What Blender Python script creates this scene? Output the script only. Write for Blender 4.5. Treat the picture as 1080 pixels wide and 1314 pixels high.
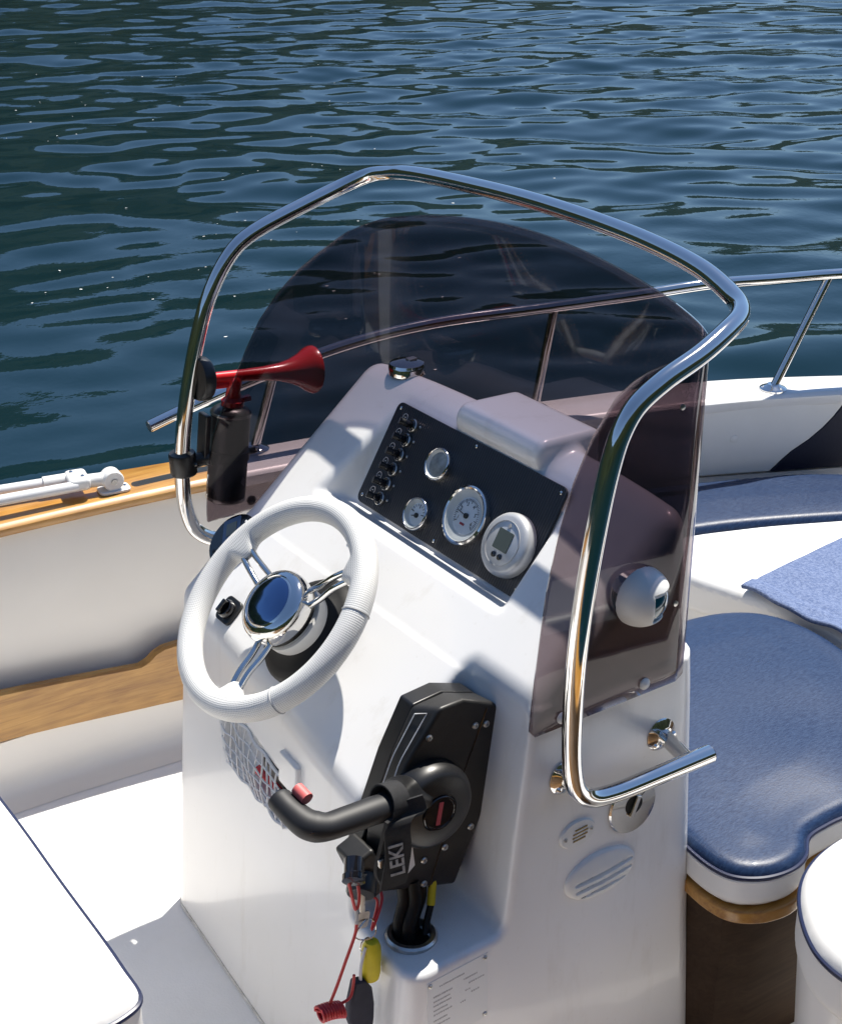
import bpy, math, random
import numpy as np
from mathutils import Vector, Matrix

for o in list(bpy.data.objects): bpy.data.objects.remove(o, do_unlink=True)
S = bpy.context.scene
C = S.collection
R = math.radians
rng = np.random.default_rng(7)
random.seed(7)

# ------------------------------------------------------------------ camera
cam = bpy.data.cameras.new('camera')
camo = bpy.data.objects.new('camera', cam); C.objects.link(camo)
PITCH, YAW = R(25.0), R(34.7)
camo.location = (-1.0819, -1.6985, 1.8072)
camo.rotation_euler = (math.pi/2 - PITCH, 0, -YAW)
cam.sensor_fit = 'VERTICAL'; cam.sensor_height = 24.0
cam.lens = 24.0*2000/1314
cam.clip_start = 0.05; cam.clip_end = 3000
S.camera = camo

# ------------------------------------------------------------------ light
SUN_EL, SUN_AZ = R(63.5), R(23)          # azimuth from +X towards +Y
sd = Vector((math.cos(SUN_EL)*math.cos(SUN_AZ), math.cos(SUN_EL)*math.sin(SUN_AZ), math.sin(SUN_EL)))
W = bpy.data.worlds.new('World'); S.world = W; W.use_nodes = True
nt = W.node_tree; nt.nodes.clear()
sky = nt.nodes.new('ShaderNodeTexSky'); sky.sky_type = 'NISHITA'; sky.sun_disc = False
sky.sun_elevation = SUN_EL; sky.sun_rotation = math.pi/2 - SUN_AZ
sky.air_density = 1.0; sky.dust_density = 0.1; sky.ozone_density = 4.0
bg = nt.nodes.new('ShaderNodeBackground'); bg.inputs['Strength'].default_value = 0.085
wo = nt.nodes.new('ShaderNodeOutputWorld')
nt.links.new(sky.outputs[0], bg.inputs[0]); nt.links.new(bg.outputs[0], wo.inputs[0])
sun = bpy.data.lights.new('sun', 'SUN'); sun.energy = 4.9; sun.angle = R(0.53); sun.color = (1.0, 0.945, 0.855)
suno = bpy.data.objects.new('sun', sun); C.objects.link(suno)
suno.rotation_euler = sd.to_track_quat('Z', 'Y').to_euler(); suno.location = (3, 2, 6)
S.view_settings.view_transform = 'Standard'; S.view_settings.look = 'None'
S.view_settings.exposure = 0.74; S.view_settings.gamma = 1.0
S.view_settings.use_curve_mapping = False
S.render.engine = 'CYCLES'
S.cycles.max_bounces = 10; S.cycles.transparent_max_bounces = 16; S.cycles.diffuse_bounces = 5
S.cycles.caustics_reflective = False; S.cycles.caustics_refractive = False
S.render.resolution_x = 841; S.render.resolution_y = 1024

# ------------------------------------------------------------------ materials
MATS = {}
def mat(name, col=(.8,.8,.8), rough=.5, metal=0.0, spec=.5, coat=0.0, **k):
    m = bpy.data.materials.new(name); m.use_nodes = True
    b = m.node_tree.nodes['Principled BSDF']
    b.inputs['Base Color'].default_value = (*col, 1)
    b.inputs['Roughness'].default_value = rough
    b.inputs['Metallic'].default_value = metal
    b.inputs['Specular IOR Level'].default_value = spec
    b.inputs['Coat Weight'].default_value = coat
    b.inputs['Coat Roughness'].default_value = .06
    for kk, v in k.items(): b.inputs[kk.replace('_', ' ')].default_value = v
    MATS[name] = m
    return m
def nodes(m): return m.node_tree.nodes, m.node_tree.links, m.node_tree.nodes['Principled BSDF']
def N_(ns, t, **k):
    n = ns.new(t)
    for a, v in k.items():
        if a in n.inputs: n.inputs[a].default_value = v
        else: setattr(n, a, v)
    return n
def coords(ns, ls, scale=(1,1,1), rot=(0,0,0)):
    tc = ns.new('ShaderNodeTexCoord'); mp = ns.new('ShaderNodeMapping')
    mp.inputs['Scale'].default_value = scale; mp.inputs['Rotation'].default_value = rot
    ls.new(tc.outputs['Object'], mp.inputs['Vector']); return mp.outputs['Vector']
def ramp(ns, ls, fac, stops):
    r = ns.new('ShaderNodeValToRGB'); e = r.color_ramp.elements
    while len(e) < len(stops): e.new(.5)
    for i, (p, c) in enumerate(stops): e[i].position = p; e[i].color = (*c, 1)
    ls.new(fac, r.inputs['Fac']); return r.outputs['Color']
def bump(ns, ls, b, h, strength=.2, dist=.002):
    n = ns.new('ShaderNodeBump'); n.inputs['Strength'].default_value = strength; n.inputs['Distance'].default_value = dist
    ls.new(h, n.inputs['Height']); ls.new(n.outputs[0], b.inputs['Normal'])
def grime(m, c0, c1, scale=6, detail=6, lo=.35, hi=.65, rr=None, stretch=(1,1,1)):
    ns, ls, b = nodes(m)
    v = coords(ns, ls, stretch)
    n = N_(ns, 'ShaderNodeTexNoise', Scale=scale, Detail=detail, Roughness=.6)
    ls.new(v, n.inputs['Vector'])
    ls.new(ramp(ns, ls, n.outputs['Fac'], [(lo, c0), (hi, c1)]), b.inputs['Base Color'])
    if rr:
        n2 = N_(ns, 'ShaderNodeTexNoise', Scale=scale*5, Detail=4)
        ls.new(v, n2.inputs['Vector'])
        mr = N_(ns, 'ShaderNodeMapRange'); mr.inputs[3].default_value = rr[0]; mr.inputs[4].default_value = rr[1]
        ls.new(n2.outputs['Fac'], mr.inputs[0]); ls.new(mr.outputs[0], b.inputs['Roughness'])
    return m

gel = grime(mat('white_gelcoat', rough=.3, coat=.25), (.765,.76,.745), (.79,.785,.775), 3, 3)
ns, ls, b = nodes(gel)
_src = b.inputs['Base Color'].links[0].from_socket
v = coords(ns, ls, (1,1,1)); vo = N_(ns,'ShaderNodeTexVoronoi', Scale=38.); ls.new(v,vo.inputs['Vector'])
sp_ = ramp(ns,ls,vo.outputs['Distance'],[(.05,(.93,.925,.91)),(.10,(1,1,1))])
v = coords(ns, ls, (3,3,.7)); nz_ = N_(ns,'ShaderNodeTexNoise', Scale=7., Detail=8., Roughness=.65); ls.new(v,nz_.inputs['Vector'])
st_ = ramp(ns,ls,nz_.outputs['Fac'],[(.28,(.90,.885,.86)),(.45,(1,1,1))])
def mul(a,c,f):
    m_ = ns.new('ShaderNodeMix'); m_.data_type='RGBA'; m_.blend_type='MULTIPLY'; m_.inputs[0].default_value=f
    ls.new(a,m_.inputs[6]); ls.new(c,m_.inputs[7]); return m_.outputs[2]
ls.new(mul(mul(_src,sp_,.6),st_,.8), b.inputs['Base Color'])
gelcream = grime(mat('cream_gelcoat', rough=.35, coat=.15), (.71,.675,.625), (.74,.705,.655), 3, 3)
deckm = grime(mat('deck_gelcoat', rough=.5), (.77,.765,.75), (.81,.805,.795), 9, rr=(.4,.6))
ns, ls, b = nodes(deckm); v = coords(ns, ls); vo = N_(ns, 'ShaderNodeTexVoronoi', Scale=260.); ls.new(v, vo.inputs['Vector']); bump(ns, ls, b, vo.outputs['Distance'], .25, .001)
steel = mat('polished_stainless', (.70,.69,.67), .06, 1.0)
ns, ls, b = nodes(steel); v = coords(ns, ls); n = N_(ns,'ShaderNodeTexNoise', Scale=30., Detail=5.); ls.new(v,n.inputs['Vector'])
mr = N_(ns,'ShaderNodeMapRange'); mr.inputs[3].default_value=.03; mr.inputs[4].default_value=.12; ls.new(n.outputs['Fac'],mr.inputs[0]); ls.new(mr.outputs[0],b.inputs['Roughness'])
bluechrome = mat('blue_tinted_chrome', (.16,.24,.40), .10, 1.0)
brushed = grime(mat('dull_steel', rough=.3, metal=1.0), (.42,.41,.39), (.60,.59,.57), 40, rr=(.22,.4))
alu = grime(mat('white_aluminium_tube', rough=.28, metal=.0, coat=.4), (.70,.70,.70), (.78,.78,.78), 10)
wplast = grime(mat('white_plastic', rough=.35), (.70,.70,.68), (.76,.76,.74), 12)
blk = grime(mat('black_plastic', rough=.38), (.006,.006,.0065), (.012,.012,.0125), 30)
blkgloss = mat('gloss_black', (.006,.006,.008), .12, coat=.4)
gunm = grime(mat('dark_grey_paint', rough=.45), (.012,.0115,.0105), (.018,.017,.0155), 60)
rubber = mat('black_rubber', (.007,.007,.007), .5, spec=.25)
red = grime(mat('red_plastic', rough=.25, coat=.4), (.60,.014,.018), (.68,.020,.024), 15)
redcord = mat('red_cord', (.50,.025,.03), .4)
yellow = grime(mat('yellow_foam', rough=.55), (.62,.50,.012), (.70,.58,.02), 40)
navyf = grime(mat('navy_foam', rough=.7), (.012,.014,.030), (.020,.022,.042), 60)
navyp = mat('navy_piping', (.012,.018,.055), .35)
silver = grime(mat('silver_paint', rough=.32, metal=.35), (.52,.53,.54), (.58,.59,.60), 60)
dial = mat('dial_white', (.62,.66,.70), .4)
bezelw = mat('dial_ring', (.55,.57,.56), .4)
lcd = mat('grey_lcd', (.10,.12,.11), .15)
lcdb = mat('blue_grey_bezel', (.05,.09,.17), .15)
ink = mat('black_ink', (.01,.01,.012), .5)
inkg = mat('grey_ink', (.42,.42,.42), .6)
whiteink = mat('white_ink', (.72,.72,.72), .5)
redink = mat('red_ink', (.35,.03,.05), .5)
platem = mat('rating_plate_white', (.72,.73,.72), .3)
orange_bulb = mat('brass_slot', (.30,.20,.05), .5)
foam = mat('foam_fleck', (.75,.76,.75), .6)
lensg = mat('blue_green_lens', (.004,.055,.085), .08, coat=.6)

# carbon weave
carbon = mat('carbon_weave', (.012,.013,.016), .42, coat=.12)
ns, ls, b = nodes(carbon)
tc = ns.new('ShaderNodeTexCoord')
def wave(scale, direc, dist=0):
    w = N_(ns,'ShaderNodeTexWave', Scale=scale, Distortion=dist); w.bands_direction = direc; ls.new(tc.outputs['UV'], w.inputs['Vector']); return w.outputs['Fac']
wa = wave(63,'X'); wb = wave(45,'Y')
mx = N_(ns,'ShaderNodeMath', operation='MULTIPLY'); ls.new(wa,mx.inputs[0]); mx.inputs[1].default_value=.9
ls.new(ramp(ns,ls,mx.outputs[0],[(.1,(.004,.004,.006)),(.8,(.024,.026,.032))]), b.inputs['Base Color'])
bump(ns,ls,b,mx.outputs[0],.5,.001)

# perforated white leather (wheel rim)
leather = mat('white_leather', (.72,.72,.70), .5)
ns, ls, b = nodes(leather); tc = ns.new('ShaderNodeTexCoord')
ck = N_(ns,'ShaderNodeTexVoronoi', Scale=1.0); ck.inputs['Randomness'].default_value=0.0
mp = ns.new('ShaderNodeMapping'); mp.inputs['Scale'].default_value=(340,44,1); ls.new(tc.outputs['UV'],mp.inputs['Vector']); ls.new(mp.outputs[0],ck.inputs['Vector'])
ls.new(ramp(ns,ls,ck.outputs['Distance'],[(.15,(.50,.50,.48)),(.42,(.75,.75,.73))]), b.inputs['Base Color'])
bump(ns,ls,b,ck.outputs['Distance'],.55,.0015)

# vinyls
def vinyl(name, c0, c1, rough=.38):
    m = mat(name, c0, rough, coat=.04, spec=.28)
    ns, ls, b = nodes(m); v = coords(ns, ls, (1,5,1), (0,0,R(-33)))
    n = N_(ns,'ShaderNodeTexNoise', Scale=85., Detail=9., Roughness=.74); ls.new(v,n.inputs['Vector'])
    ls.new(ramp(ns,ls,n.outputs['Fac'],[(.36,c0),(.74,c1)]), b.inputs['Base Color'])
    v2 = coords(ns,ls); n2 = N_(ns,'ShaderNodeTexNoise', Scale=320., Detail=3.); ls.new(v2,n2.inputs['Vector'])
    mr = N_(ns,'ShaderNodeMapRange'); mr.inputs[3].default_value=rough-.1; mr.inputs[4].default_value=rough+.15; ls.new(n.outputs['Fac'],mr.inputs[0]); ls.new(mr.outputs[0],b.inputs['Roughness'])
    bump(ns,ls,b,n2.outputs['Fac'],.25,.0008)
    return m
bluev = vinyl('blue_vinyl', (.003,.0125,.048), (.026,.056,.125))
navyv = vinyl('navy_vinyl', (.010,.013,.030), (.016,.020,.040), .42)
whitev = grime(mat('white_vinyl', rough=.42), (.75,.745,.72), (.79,.785,.765), 8, rr=(.36,.5))

# teak
def wood(name, c0, c1, c2, rot=(0,0,0)):
    m = mat(name, c0, .35, coat=.3)
    ns, ls, b = nodes(m); v = coords(ns, ls, (2.6,48,48), rot)
    n = N_(ns,'ShaderNodeTexNoise', Scale=2.0, Detail=9., Roughness=.62, Distortion=.8); ls.new(v,n.inputs['Vector'])
    n2 = N_(ns,'ShaderNodeTexNoise', Scale=9., Detail=6.); v2 = coords(ns,ls,(1,2,2)); ls.new(v2,n2.inputs['Vector'])
    c = ramp(ns,ls,n.outputs['Fac'],[(.3,c0),(.5,c1),(.7,c2)])
    mixn = ns.new('ShaderNodeMix'); mixn.data_type='RGBA'; mixn.blend_type='MULTIPLY'; mixn.inputs[0].default_value=.55
    ls.new(c, mixn.inputs[6]); ls.new(ramp(ns,ls,n2.outputs['Fac'],[(.3,(.48,.38,.26)),(.62,(1,1,1))]), mixn.inputs[7])
    ls.new(mixn.outputs[2], b.inputs['Base Color'])
    bump(ns,ls,b,n.outputs['Fac'],.15,.001)
    return m
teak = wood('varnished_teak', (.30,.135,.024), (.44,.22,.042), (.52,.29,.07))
bouncebrown = wood('bounce_cutting_brown', (.16,.085,.03), (.22,.12,.045), (.27,.16,.07))  # invented dark brown for the unseen starboard lining, cuts bounced light
shadebrown = wood('bench_shade_brown', (.036,.022,.014), (.050,.031,.019), (.064,.041,.025))  # shade under the bow seat put into the bench colour

for _m in (shadebrown,): _b=_m.node_tree.nodes['Principled BSDF']; _b.inputs['Coat Weight'].default_value=0; _b.inputs['Specular IOR Level'].default_value=.15; _b.inputs['Roughness'].default_value=.7
# towel
towelm = mat('blue_towel', (.16,.22,.42), .95, spec=.1)
ns, ls, b = nodes(towelm); v = coords(ns,ls)
n = N_(ns,'ShaderNodeTexNoise', Scale=170., Detail=4., Roughness=.7); ls.new(v,n.inputs['Vector'])
ls.new(ramp(ns,ls,n.outputs['Fac'],[(.35,(.10,.14,.26)),(.65,(.20,.25,.39))]), b.inputs['Base Color'])
bump(ns,ls,b,n.outputs['Fac'],.9,.004)

# smoked acrylic: absorbs when light passes, reflects by Fresnel
smoke = bpy.data.materials.new('smoked_acrylic'); smoke.use_nodes = True
ns, ls = smoke.node_tree.nodes, smoke.node_tree.links; ns.clear()
tr = ns.new('ShaderNodeBsdfTransparent'); tr.inputs[0].default_value = (.475,.425,.445,1)
gl = ns.new('ShaderNodeBsdfGlossy'); gl.inputs['Roughness'].default_value = .02; gl.inputs[0].default_value=(1,1,1,1)
lw = ns.new('ShaderNodeLayerWeight'); lw.inputs['Blend'].default_value = .5
pw = N_(ns,'ShaderNodeMath', operation='POWER'); ls.new(lw.outputs['Facing'],pw.inputs[0]); pw.inputs[1].default_value = 4.2
fr = N_(ns,'ShaderNodeMath', operation='MULTIPLY_ADD'); ls.new(pw.outputs[0],fr.inputs[0]); fr.inputs[1].default_value = .75; fr.inputs[2].default_value = .02
tcn = ns.new('ShaderNodeTexCoord'); sn = N_(ns,'ShaderNodeTexNoise', Scale=4., Detail=3.); ls.new(tcn.outputs['Object'],sn.inputs['Vector'])
bm = ns.new('ShaderNodeBump'); bm.inputs['Strength'].default_value=.05; bm.inputs['Distance'].default_value=.004
ls.new(sn.outputs['Fac'],bm.inputs['Height']); ls.new(bm.outputs[0],gl.inputs['Normal']); pass
ms = ns.new('ShaderNodeMixShader'); mo = ns.new('ShaderNodeOutputMaterial')
ls.new(fr.outputs[0],ms.inputs[0]); ls.new(tr.outputs[0],ms.inputs[1]); ls.new(gl.outputs[0],ms.inputs[2]); ls.new(ms.outputs[0],mo.inputs[0])
clear = bpy.data.materials.new('clear_gauge_glass'); clear.use_nodes = True
ns, ls = clear.node_tree.nodes, clear.node_tree.links; ns.clear()
tr = ns.new('ShaderNodeBsdfTransparent'); tr.inputs[0].default_value=(.95,.97,.98,1)
gl = ns.new('ShaderNodeBsdfGlossy'); gl.inputs['Roughness'].default_value=.04
lw = ns.new('ShaderNodeLayerWeight'); lw.inputs['Blend'].default_value = .5
pw = N_(ns,'ShaderNodeMath', operation='POWER'); ls.new(lw.outputs['Facing'],pw.inputs[0]); pw.inputs[1].default_value = 4.2
fr = N_(ns,'ShaderNodeMath', operation='MULTIPLY_ADD'); ls.new(pw.outputs[0],fr.inputs[0]); fr.inputs[1].default_value = .7; fr.inputs[2].default_value = .05
ms = ns.new('ShaderNodeMixShader'); mo = ns.new('ShaderNodeOutputMaterial')
ls.new(fr.outputs[0],ms.inputs[0]); ls.new(tr.outputs[0],ms.inputs[1]); ls.new(gl.outputs[0],ms.inputs[2]); ls.new(ms.outputs[0],mo.inputs[0])

# water
waterm = mat('lake_water', (.0018,.013,.018), .03, spec=.5)
ns, ls, b = nodes(waterm); b.inputs['IOR'].default_value = 1.333
v = coords(ns,ls,(1,1,1)); n = N_(ns,'ShaderNodeTexNoise', Scale=5.5, Detail=4., Roughness=.55); ls.new(v,n.inputs['Vector'])
nm = N_(ns,'ShaderNodeTexNoise', Scale=.22, Detail=2.); ls.new(v,nm.inputs['Vector'])
mk_ = N_(ns,'ShaderNodeMapRange'); mk_.inputs[1].default_value=.42; mk_.inputs[2].default_value=.62; mk_.inputs[3].default_value=.02; mk_.inputs[4].default_value=.13; ls.new(nm.outputs['Fac'],mk_.inputs[0])
bump(ns,ls,b,n.outputs['Fac'],.04,.03)
bn = [q for q in ns if q.type=='BUMP'][0]; ls.new(mk_.outputs[0],bn.inputs['Strength'])
hillm = grime(mat('forest_hillside', rough=.95, spec=.1), (.004,.007,.004), (.016,.025,.011), .03, 10)

# ------------------------------------------------------------------ geometry helpers
def V(*a): return np.array(a, float)
def unit(a): a = np.asarray(a, float); return a/np.linalg.norm(a)
def frame(n, up=(0,0,1)):
    n = unit(n); u = np.cross(up, n)
    if np.linalg.norm(u) < 1e-6: u = np.cross((1,0,0), n)
    u = unit(u); return u, np.cross(n, u), n
def join(*gs):
    vs, fs, o = [], [], 0
    for g in gs:
        v, f = g[0], g[1]; vs.append(np.asarray(v, float)); fs += [tuple(i+o for i in q) for q in f]; o += len(v)
    return np.vstack(vs), fs
def spline(pts, per=8, closed=False):
    P = np.asarray(pts, float); n = len(P); out = []
    rngi = range(n if closed else n-1)
    for i in rngi:
        if closed: p0,p1,p2,p3 = P[i-1],P[i],P[(i+1)%n],P[(i+2)%n]
        else: p0,p1,p2,p3 = P[max(i-1,0)],P[i],P[i+1],P[min(i+2,n-1)]
        # centripetal Catmull-Rom
        t0=0; t1=t0+max(np.linalg.norm(p1-p0)**.5,1e-6); t2=t1+max(np.linalg.norm(p2-p1)**.5,1e-6); t3=t2+max(np.linalg.norm(p3-p2)**.5,1e-6)
        for t in np.linspace(t1,t2,per,endpoint=False):
            A1=(t1-t)/(t1-t0)*p0+(t-t0)/(t1-t0)*p1; A2=(t2-t)/(t2-t1)*p1+(t-t1)/(t2-t1)*p2; A3=(t3-t)/(t3-t2)*p2+(t-t2)/(t3-t2)*p3
            B1=(t2-t)/(t2-t0)*A1+(t-t0)/(t2-t0)*A2; B2=(t3-t)/(t3-t1)*A2+(t-t1)/(t3-t1)*A3
            out.append((t2-t)/(t2-t1)*B1+(t-t1)/(t2-t1)*B2)
    if not closed: out.append(P[-1])
    return np.array(out)
def fillet(pts, r, n=8):
    P = [np.asarray(p,float) for p in pts]; out=[P[0]]
    for i in range(1,len(P)-1):
        a,b,c = P[i-1],P[i],P[i+1]; u=unit(a-b); w=unit(c-b); th=math.acos(max(-1,min(1,u@w)))
        rr = r[i-1] if hasattr(r,'__len__') else r
        if th>math.pi-.02: out.append(b); continue
        d=min(rr/math.tan(th/2), .48*np.linalg.norm(a-b), .48*np.linalg.norm(c-b)); rad=d*math.tan(th/2)
        ctr=b+unit(u+w)*rad/math.sin(th/2); p0=b+u*d-ctr; p1=b+w*d-ctr; ang=math.pi-th
        for k in range(n+1):
            t=k/n; out.append(ctr+(p0*math.sin((1-t)*ang)+p1*math.sin(t*ang))/math.sin(ang))
    out.append(P[-1]); return np.array(out)
def tube(path, r, n=12, closed=False, caps=True, sq=None):
    P = np.asarray(path,float); m=len(P)
    T = np.gradient(P,axis=0) if not closed else (np.roll(P,-1,0)-np.roll(P,1,0))
    T /= np.linalg.norm(T,axis=1)[:,None]+1e-12
    u = np.cross(T[0],(0,0,1)); 
    if np.linalg.norm(u)<.1: u=np.cross(T[0],(1,0,0))
    u=unit(u); rs = np.broadcast_to(np.asarray(r,float),(m,)); vs=[]; fs=[]
    for i in range(m):
        u = unit(u-T[i]*(u@T[i])); w=np.cross(T[i],u)
        for k in range(n):
            a=2*math.pi*k/n; vs.append(P[i]+rs[i]*(math.cos(a)*u*(sq[0] if sq else 1)+math.sin(a)*w*(sq[1] if sq else 1)))
    for i in range(m if closed else m-1):
        j=(i+1)%m
        for k in range(n): fs.append((i*n+k,i*n+(k+1)%n,j*n+(k+1)%n,j*n+k))
    if caps and not closed: fs.append(tuple(range(n-1,-1,-1))); fs.append(tuple((m-1)*n+k for k in range(n)))
    return np.array(vs), fs
def lathe(prof, o, n, seg=24, sx=1, sy=1, up=(0,0,1), caps=True):
    u,w,n = frame(n,up); o=np.asarray(o,float); vs=[]; fs=[]; m=len(prof)
    for r,h in prof:
        for k in range(seg):
            a=2*math.pi*k/seg; vs.append(o+n*h+r*(sx*math.cos(a)*u+sy*math.sin(a)*w))
    for i in range(m-1):
        for k in range(seg): fs.append((i*seg+k,i*seg+(k+1)%seg,(i+1)*seg+(k+1)%seg,(i+1)*seg+k))
    if caps and prof[0][0]>1e-6: fs.append(tuple(range(seg-1,-1,-1)))
    if caps and prof[-1][0]>1e-6: fs.append(tuple((m-1)*seg+k for k in range(seg)))
    return np.array(vs), fs
def box(c, s, ax=None):
    ax = np.eye(3) if ax is None else np.array([unit(a) for a in ax]); c=np.asarray(c,float); s=np.asarray(s,float)/2
    vs=[c+(ax*(s*np.array([i,j,k]))[:,None]).sum(0) for i in(-1,1) for j in(-1,1) for k in(-1,1)]
    fs=[(0,1,3,2),(4,6,7,5),(0,4,5,1),(2,3,7,6),(0,2,6,4),(1,5,7,3)]
    if np.dot(np.cross(ax[0],ax[1]),ax[2])<0: fs=[f[::-1] for f in fs]
    return np.array(vs), fs
def prism(poly, o, u, v, d0, d1, poly2=None):
    """polygon in the (u,v) plane at o, extruded along u x v from d0 to d1 (poly2: shape at d1)"""
    u=np.asarray(u,float); v=np.asarray(v,float); n=unit(np.cross(u,v)); o=np.asarray(o,float)
    p2 = poly if poly2 is None else poly2; k=len(poly)
    vs=[o+a*u+b*v+n*d0 for a,b in poly]+[o+a*u+b*v+n*d1 for a,b in p2]
    ar=sum(poly[i][0]*poly[(i+1)%k][1]-poly[(i+1)%k][0]*poly[i][1] for i in range(k))
    fs=[tuple(range(k))[::-1],tuple(range(k,2*k))]+[(i,(i+1)%k,k+(i+1)%k,k+i) for i in range(k)]
    if (ar<0)!=(d1<d0): fs=[f[::-1] for f in fs]
    return np.array(vs), fs
def ell(a,b,n=32,cx=0,cy=0): return [(cx+a*math.cos(2*math.pi*k/n),cy+b*math.sin(2*math.pi*k/n)) for k in range(n)]
def rrect(w,h,r,n=5):
    out=[]
    for cx,cy,a0 in ((w/2-r,h/2-r,0),(-w/2+r,h/2-r,90),(-w/2+r,-h/2+r,180),(w/2-r,-h/2+r,270)):
        for k in range(n+1): a=R(a0+90*k/n); out.append((cx+r*math.cos(a),cy+r*math.sin(a)))
    return out

BASE = {}
def link(o, base): C.objects.link(o); BASE[o.name]=np.asarray(base,float); return o
def props(o, label, cat, group=None, kind=None):
    if label: o['label']=label
    if cat: o['category']=cat
    if group: o['group']=group
    if kind: o['kind']=kind
    return o
def thing(name, label, cat, base, group=None):
    o=bpy.data.objects.new(name,None); o.empty_display_size=.03; o.location=base
    link(o,base); return props(o,label,cat,group)
def mk(name, geo, m, parent=None, base=None, bev=0, seg=3, smooth=True, sharp=38, uv=None, label=None):
    v,f=geo; v=np.asarray(v,float)
    if parent is not None: bs=BASE[parent.name]
    else: bs=np.asarray(base if base is not None else (0,0,0),float)
    me=bpy.data.meshes.new(name); me.from_pydata((v-bs).tolist(),[],[tuple(int(i) for i in q) for q in f]); me.validate(); me.update()
    me.materials.append(m)
    if smooth: me.shade_smooth(); me.set_sharp_from_angle(angle=R(sharp))
    if uv is not None:
        ul=me.uv_layers.new(name='UVMap'); li=np.empty(len(me.loops),int); me.loops.foreach_get('vertex_index',li)
        ul.data.foreach_set('uv',np.asarray(uv,float)[li].astype('f').ravel())
    o=bpy.data.objects.new(name,me); link(o,bs)
    if parent is not None: o.parent=parent
    else: o.location=bs
    if bev:
        md=o.modifiers.new('bevel','BEVEL'); md.width=bev; md.segments=seg; md.limit_method='ANGLE'; md.angle_limit=R(35); md.harden_normals=False
        me.shade_smooth()
        for e in me.edges: e.use_edge_sharp=False
        wn=o.modifiers.new('wn','WEIGHTED_NORMAL'); wn.keep_sharp=False
    if label: o['label']=label
    return o
def single(name, geo, m, label, cat, base, group=None, kind=None, **k):
    o=mk(name,geo,m,None,base,**k); return props(o,label,cat,group,kind)
def text_geo(s, size, o, u, v, off=.0006, depth=.0004, bold=0):
    cu=bpy.data.curves.new('t','FONT'); cu.body=s; cu.size=size; cu.extrude=depth; cu.align_x='CENTER'; cu.align_y='CENTER'; cu.resolution_u=3; cu.offset=bold
    ob=bpy.data.objects.new('t',cu); C.objects.link(ob); dg=bpy.context.evaluated_depsgraph_get(); dg.update()
    me=bpy.data.meshes.new_from_object(ob.evaluated_get(dg)); u=unit(u);v=unit(v);n=np.cross(u,v)
    vs=np.array([np.asarray(o)+u*p.co.x+v*p.co.y+n*(off+p.co.z) for p in me.vertices]); fs=[tuple(p.vertices) for p in me.polygons]
    bpy.data.objects.remove(ob); bpy.data.meshes.remove(me); bpy.data.curves.remove(cu)
    return vs,fs
def screw(parent, p, n, r=.0045, m=None, name='screw'):
    o=mk(name, lathe([(r,0),(r,r*.35),(r*.75,r*.62),(r*.36,r*.66),(r*.34,r*.3),(0,r*.3)],p,n,14), m or steel, parent); return o

# signed-distance modelling (rounded mouldings)
def rmax(a,b,r):
    return np.minimum(np.maximum(a,b),-r)+np.sqrt(np.maximum(r+a,0)**2+np.maximum(r+b,0)**2)
def rmin(a,b,r): return -rmax(-a,-b,r)
def surf_net(f, lo, hi, h):
    ax=[np.arange(lo[i],hi[i]+h,h) for i in range(3)]
    X,Y,Z=np.meshgrid(*ax,indexing='ij'); D=f(X,Y,Z).astype(np.float32); del X,Y,Z
    s=D<0; nc=tuple(d-1 for d in D.shape)
    acc=np.zeros(nc+(3,),np.float32); cnt=np.zeros(nc,np.int8); edges=[]
    for a in range(3):
        sl0=[slice(None)]*3; sl1=[slice(None)]*3; sl0[a]=slice(0,-1); sl1[a]=slice(1,None)
        e=np.argwhere(s[tuple(sl0)]!=s[tuple(sl1)])
        e1=e.copy(); e1[:,a]+=1
        d0=D[tuple(e.T)]; d1=D[tuple(e1.T)]; t=d0/(d0-d1)
        P=e.astype(np.float32); P[:,a]+=t
        b,c=(a+1)%3,(a+2)%3
        for db in (0,1):
            for dc in (0,1):
                ci=e.copy(); ci[:,b]-=db; ci[:,c]-=dc
                ok=np.all((ci>=0)&(ci<np.array(nc)),axis=1)
                np.add.at(acc,tuple(ci[ok].T),P[ok]); np.add.at(cnt,tuple(ci[ok].T),1)
        edges.append((a,e,d0<0))
    act=np.argwhere(cnt>0); idx=-np.ones(nc,int); idx[tuple(act.T)]=np.arange(len(act))
    Vt=acc[tuple(act.T)]/cnt[tuple(act.T)][:,None]; Vt=Vt.astype(float)*h+np.array(lo)
    F=[]
    for a,e,inside in edges:
        b,c=(a+1)%3,(a+2)%3
        ok=(e[:,b]>0)&(e[:,c]>0)&(e[:,b]<nc[b])&(e[:,c]<nc[c])&(e[:,a]<nc[a]); e=e[ok]; ins=inside[ok]
        q=[]
        for db,dc in((1,1),(0,1),(0,0),(1,0)):
            ci=e.copy(); ci[:,b]-=db; ci[:,c]-=dc; q.append(idx[tuple(ci.T)])
        q=np.stack(q,1); q[~ins]=q[~ins][:,::-1]; F.append(q)
    F=np.vstack(F); F=F[(F>=0).all(1)]
    return relax(f,h,Vt,F)
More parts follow.
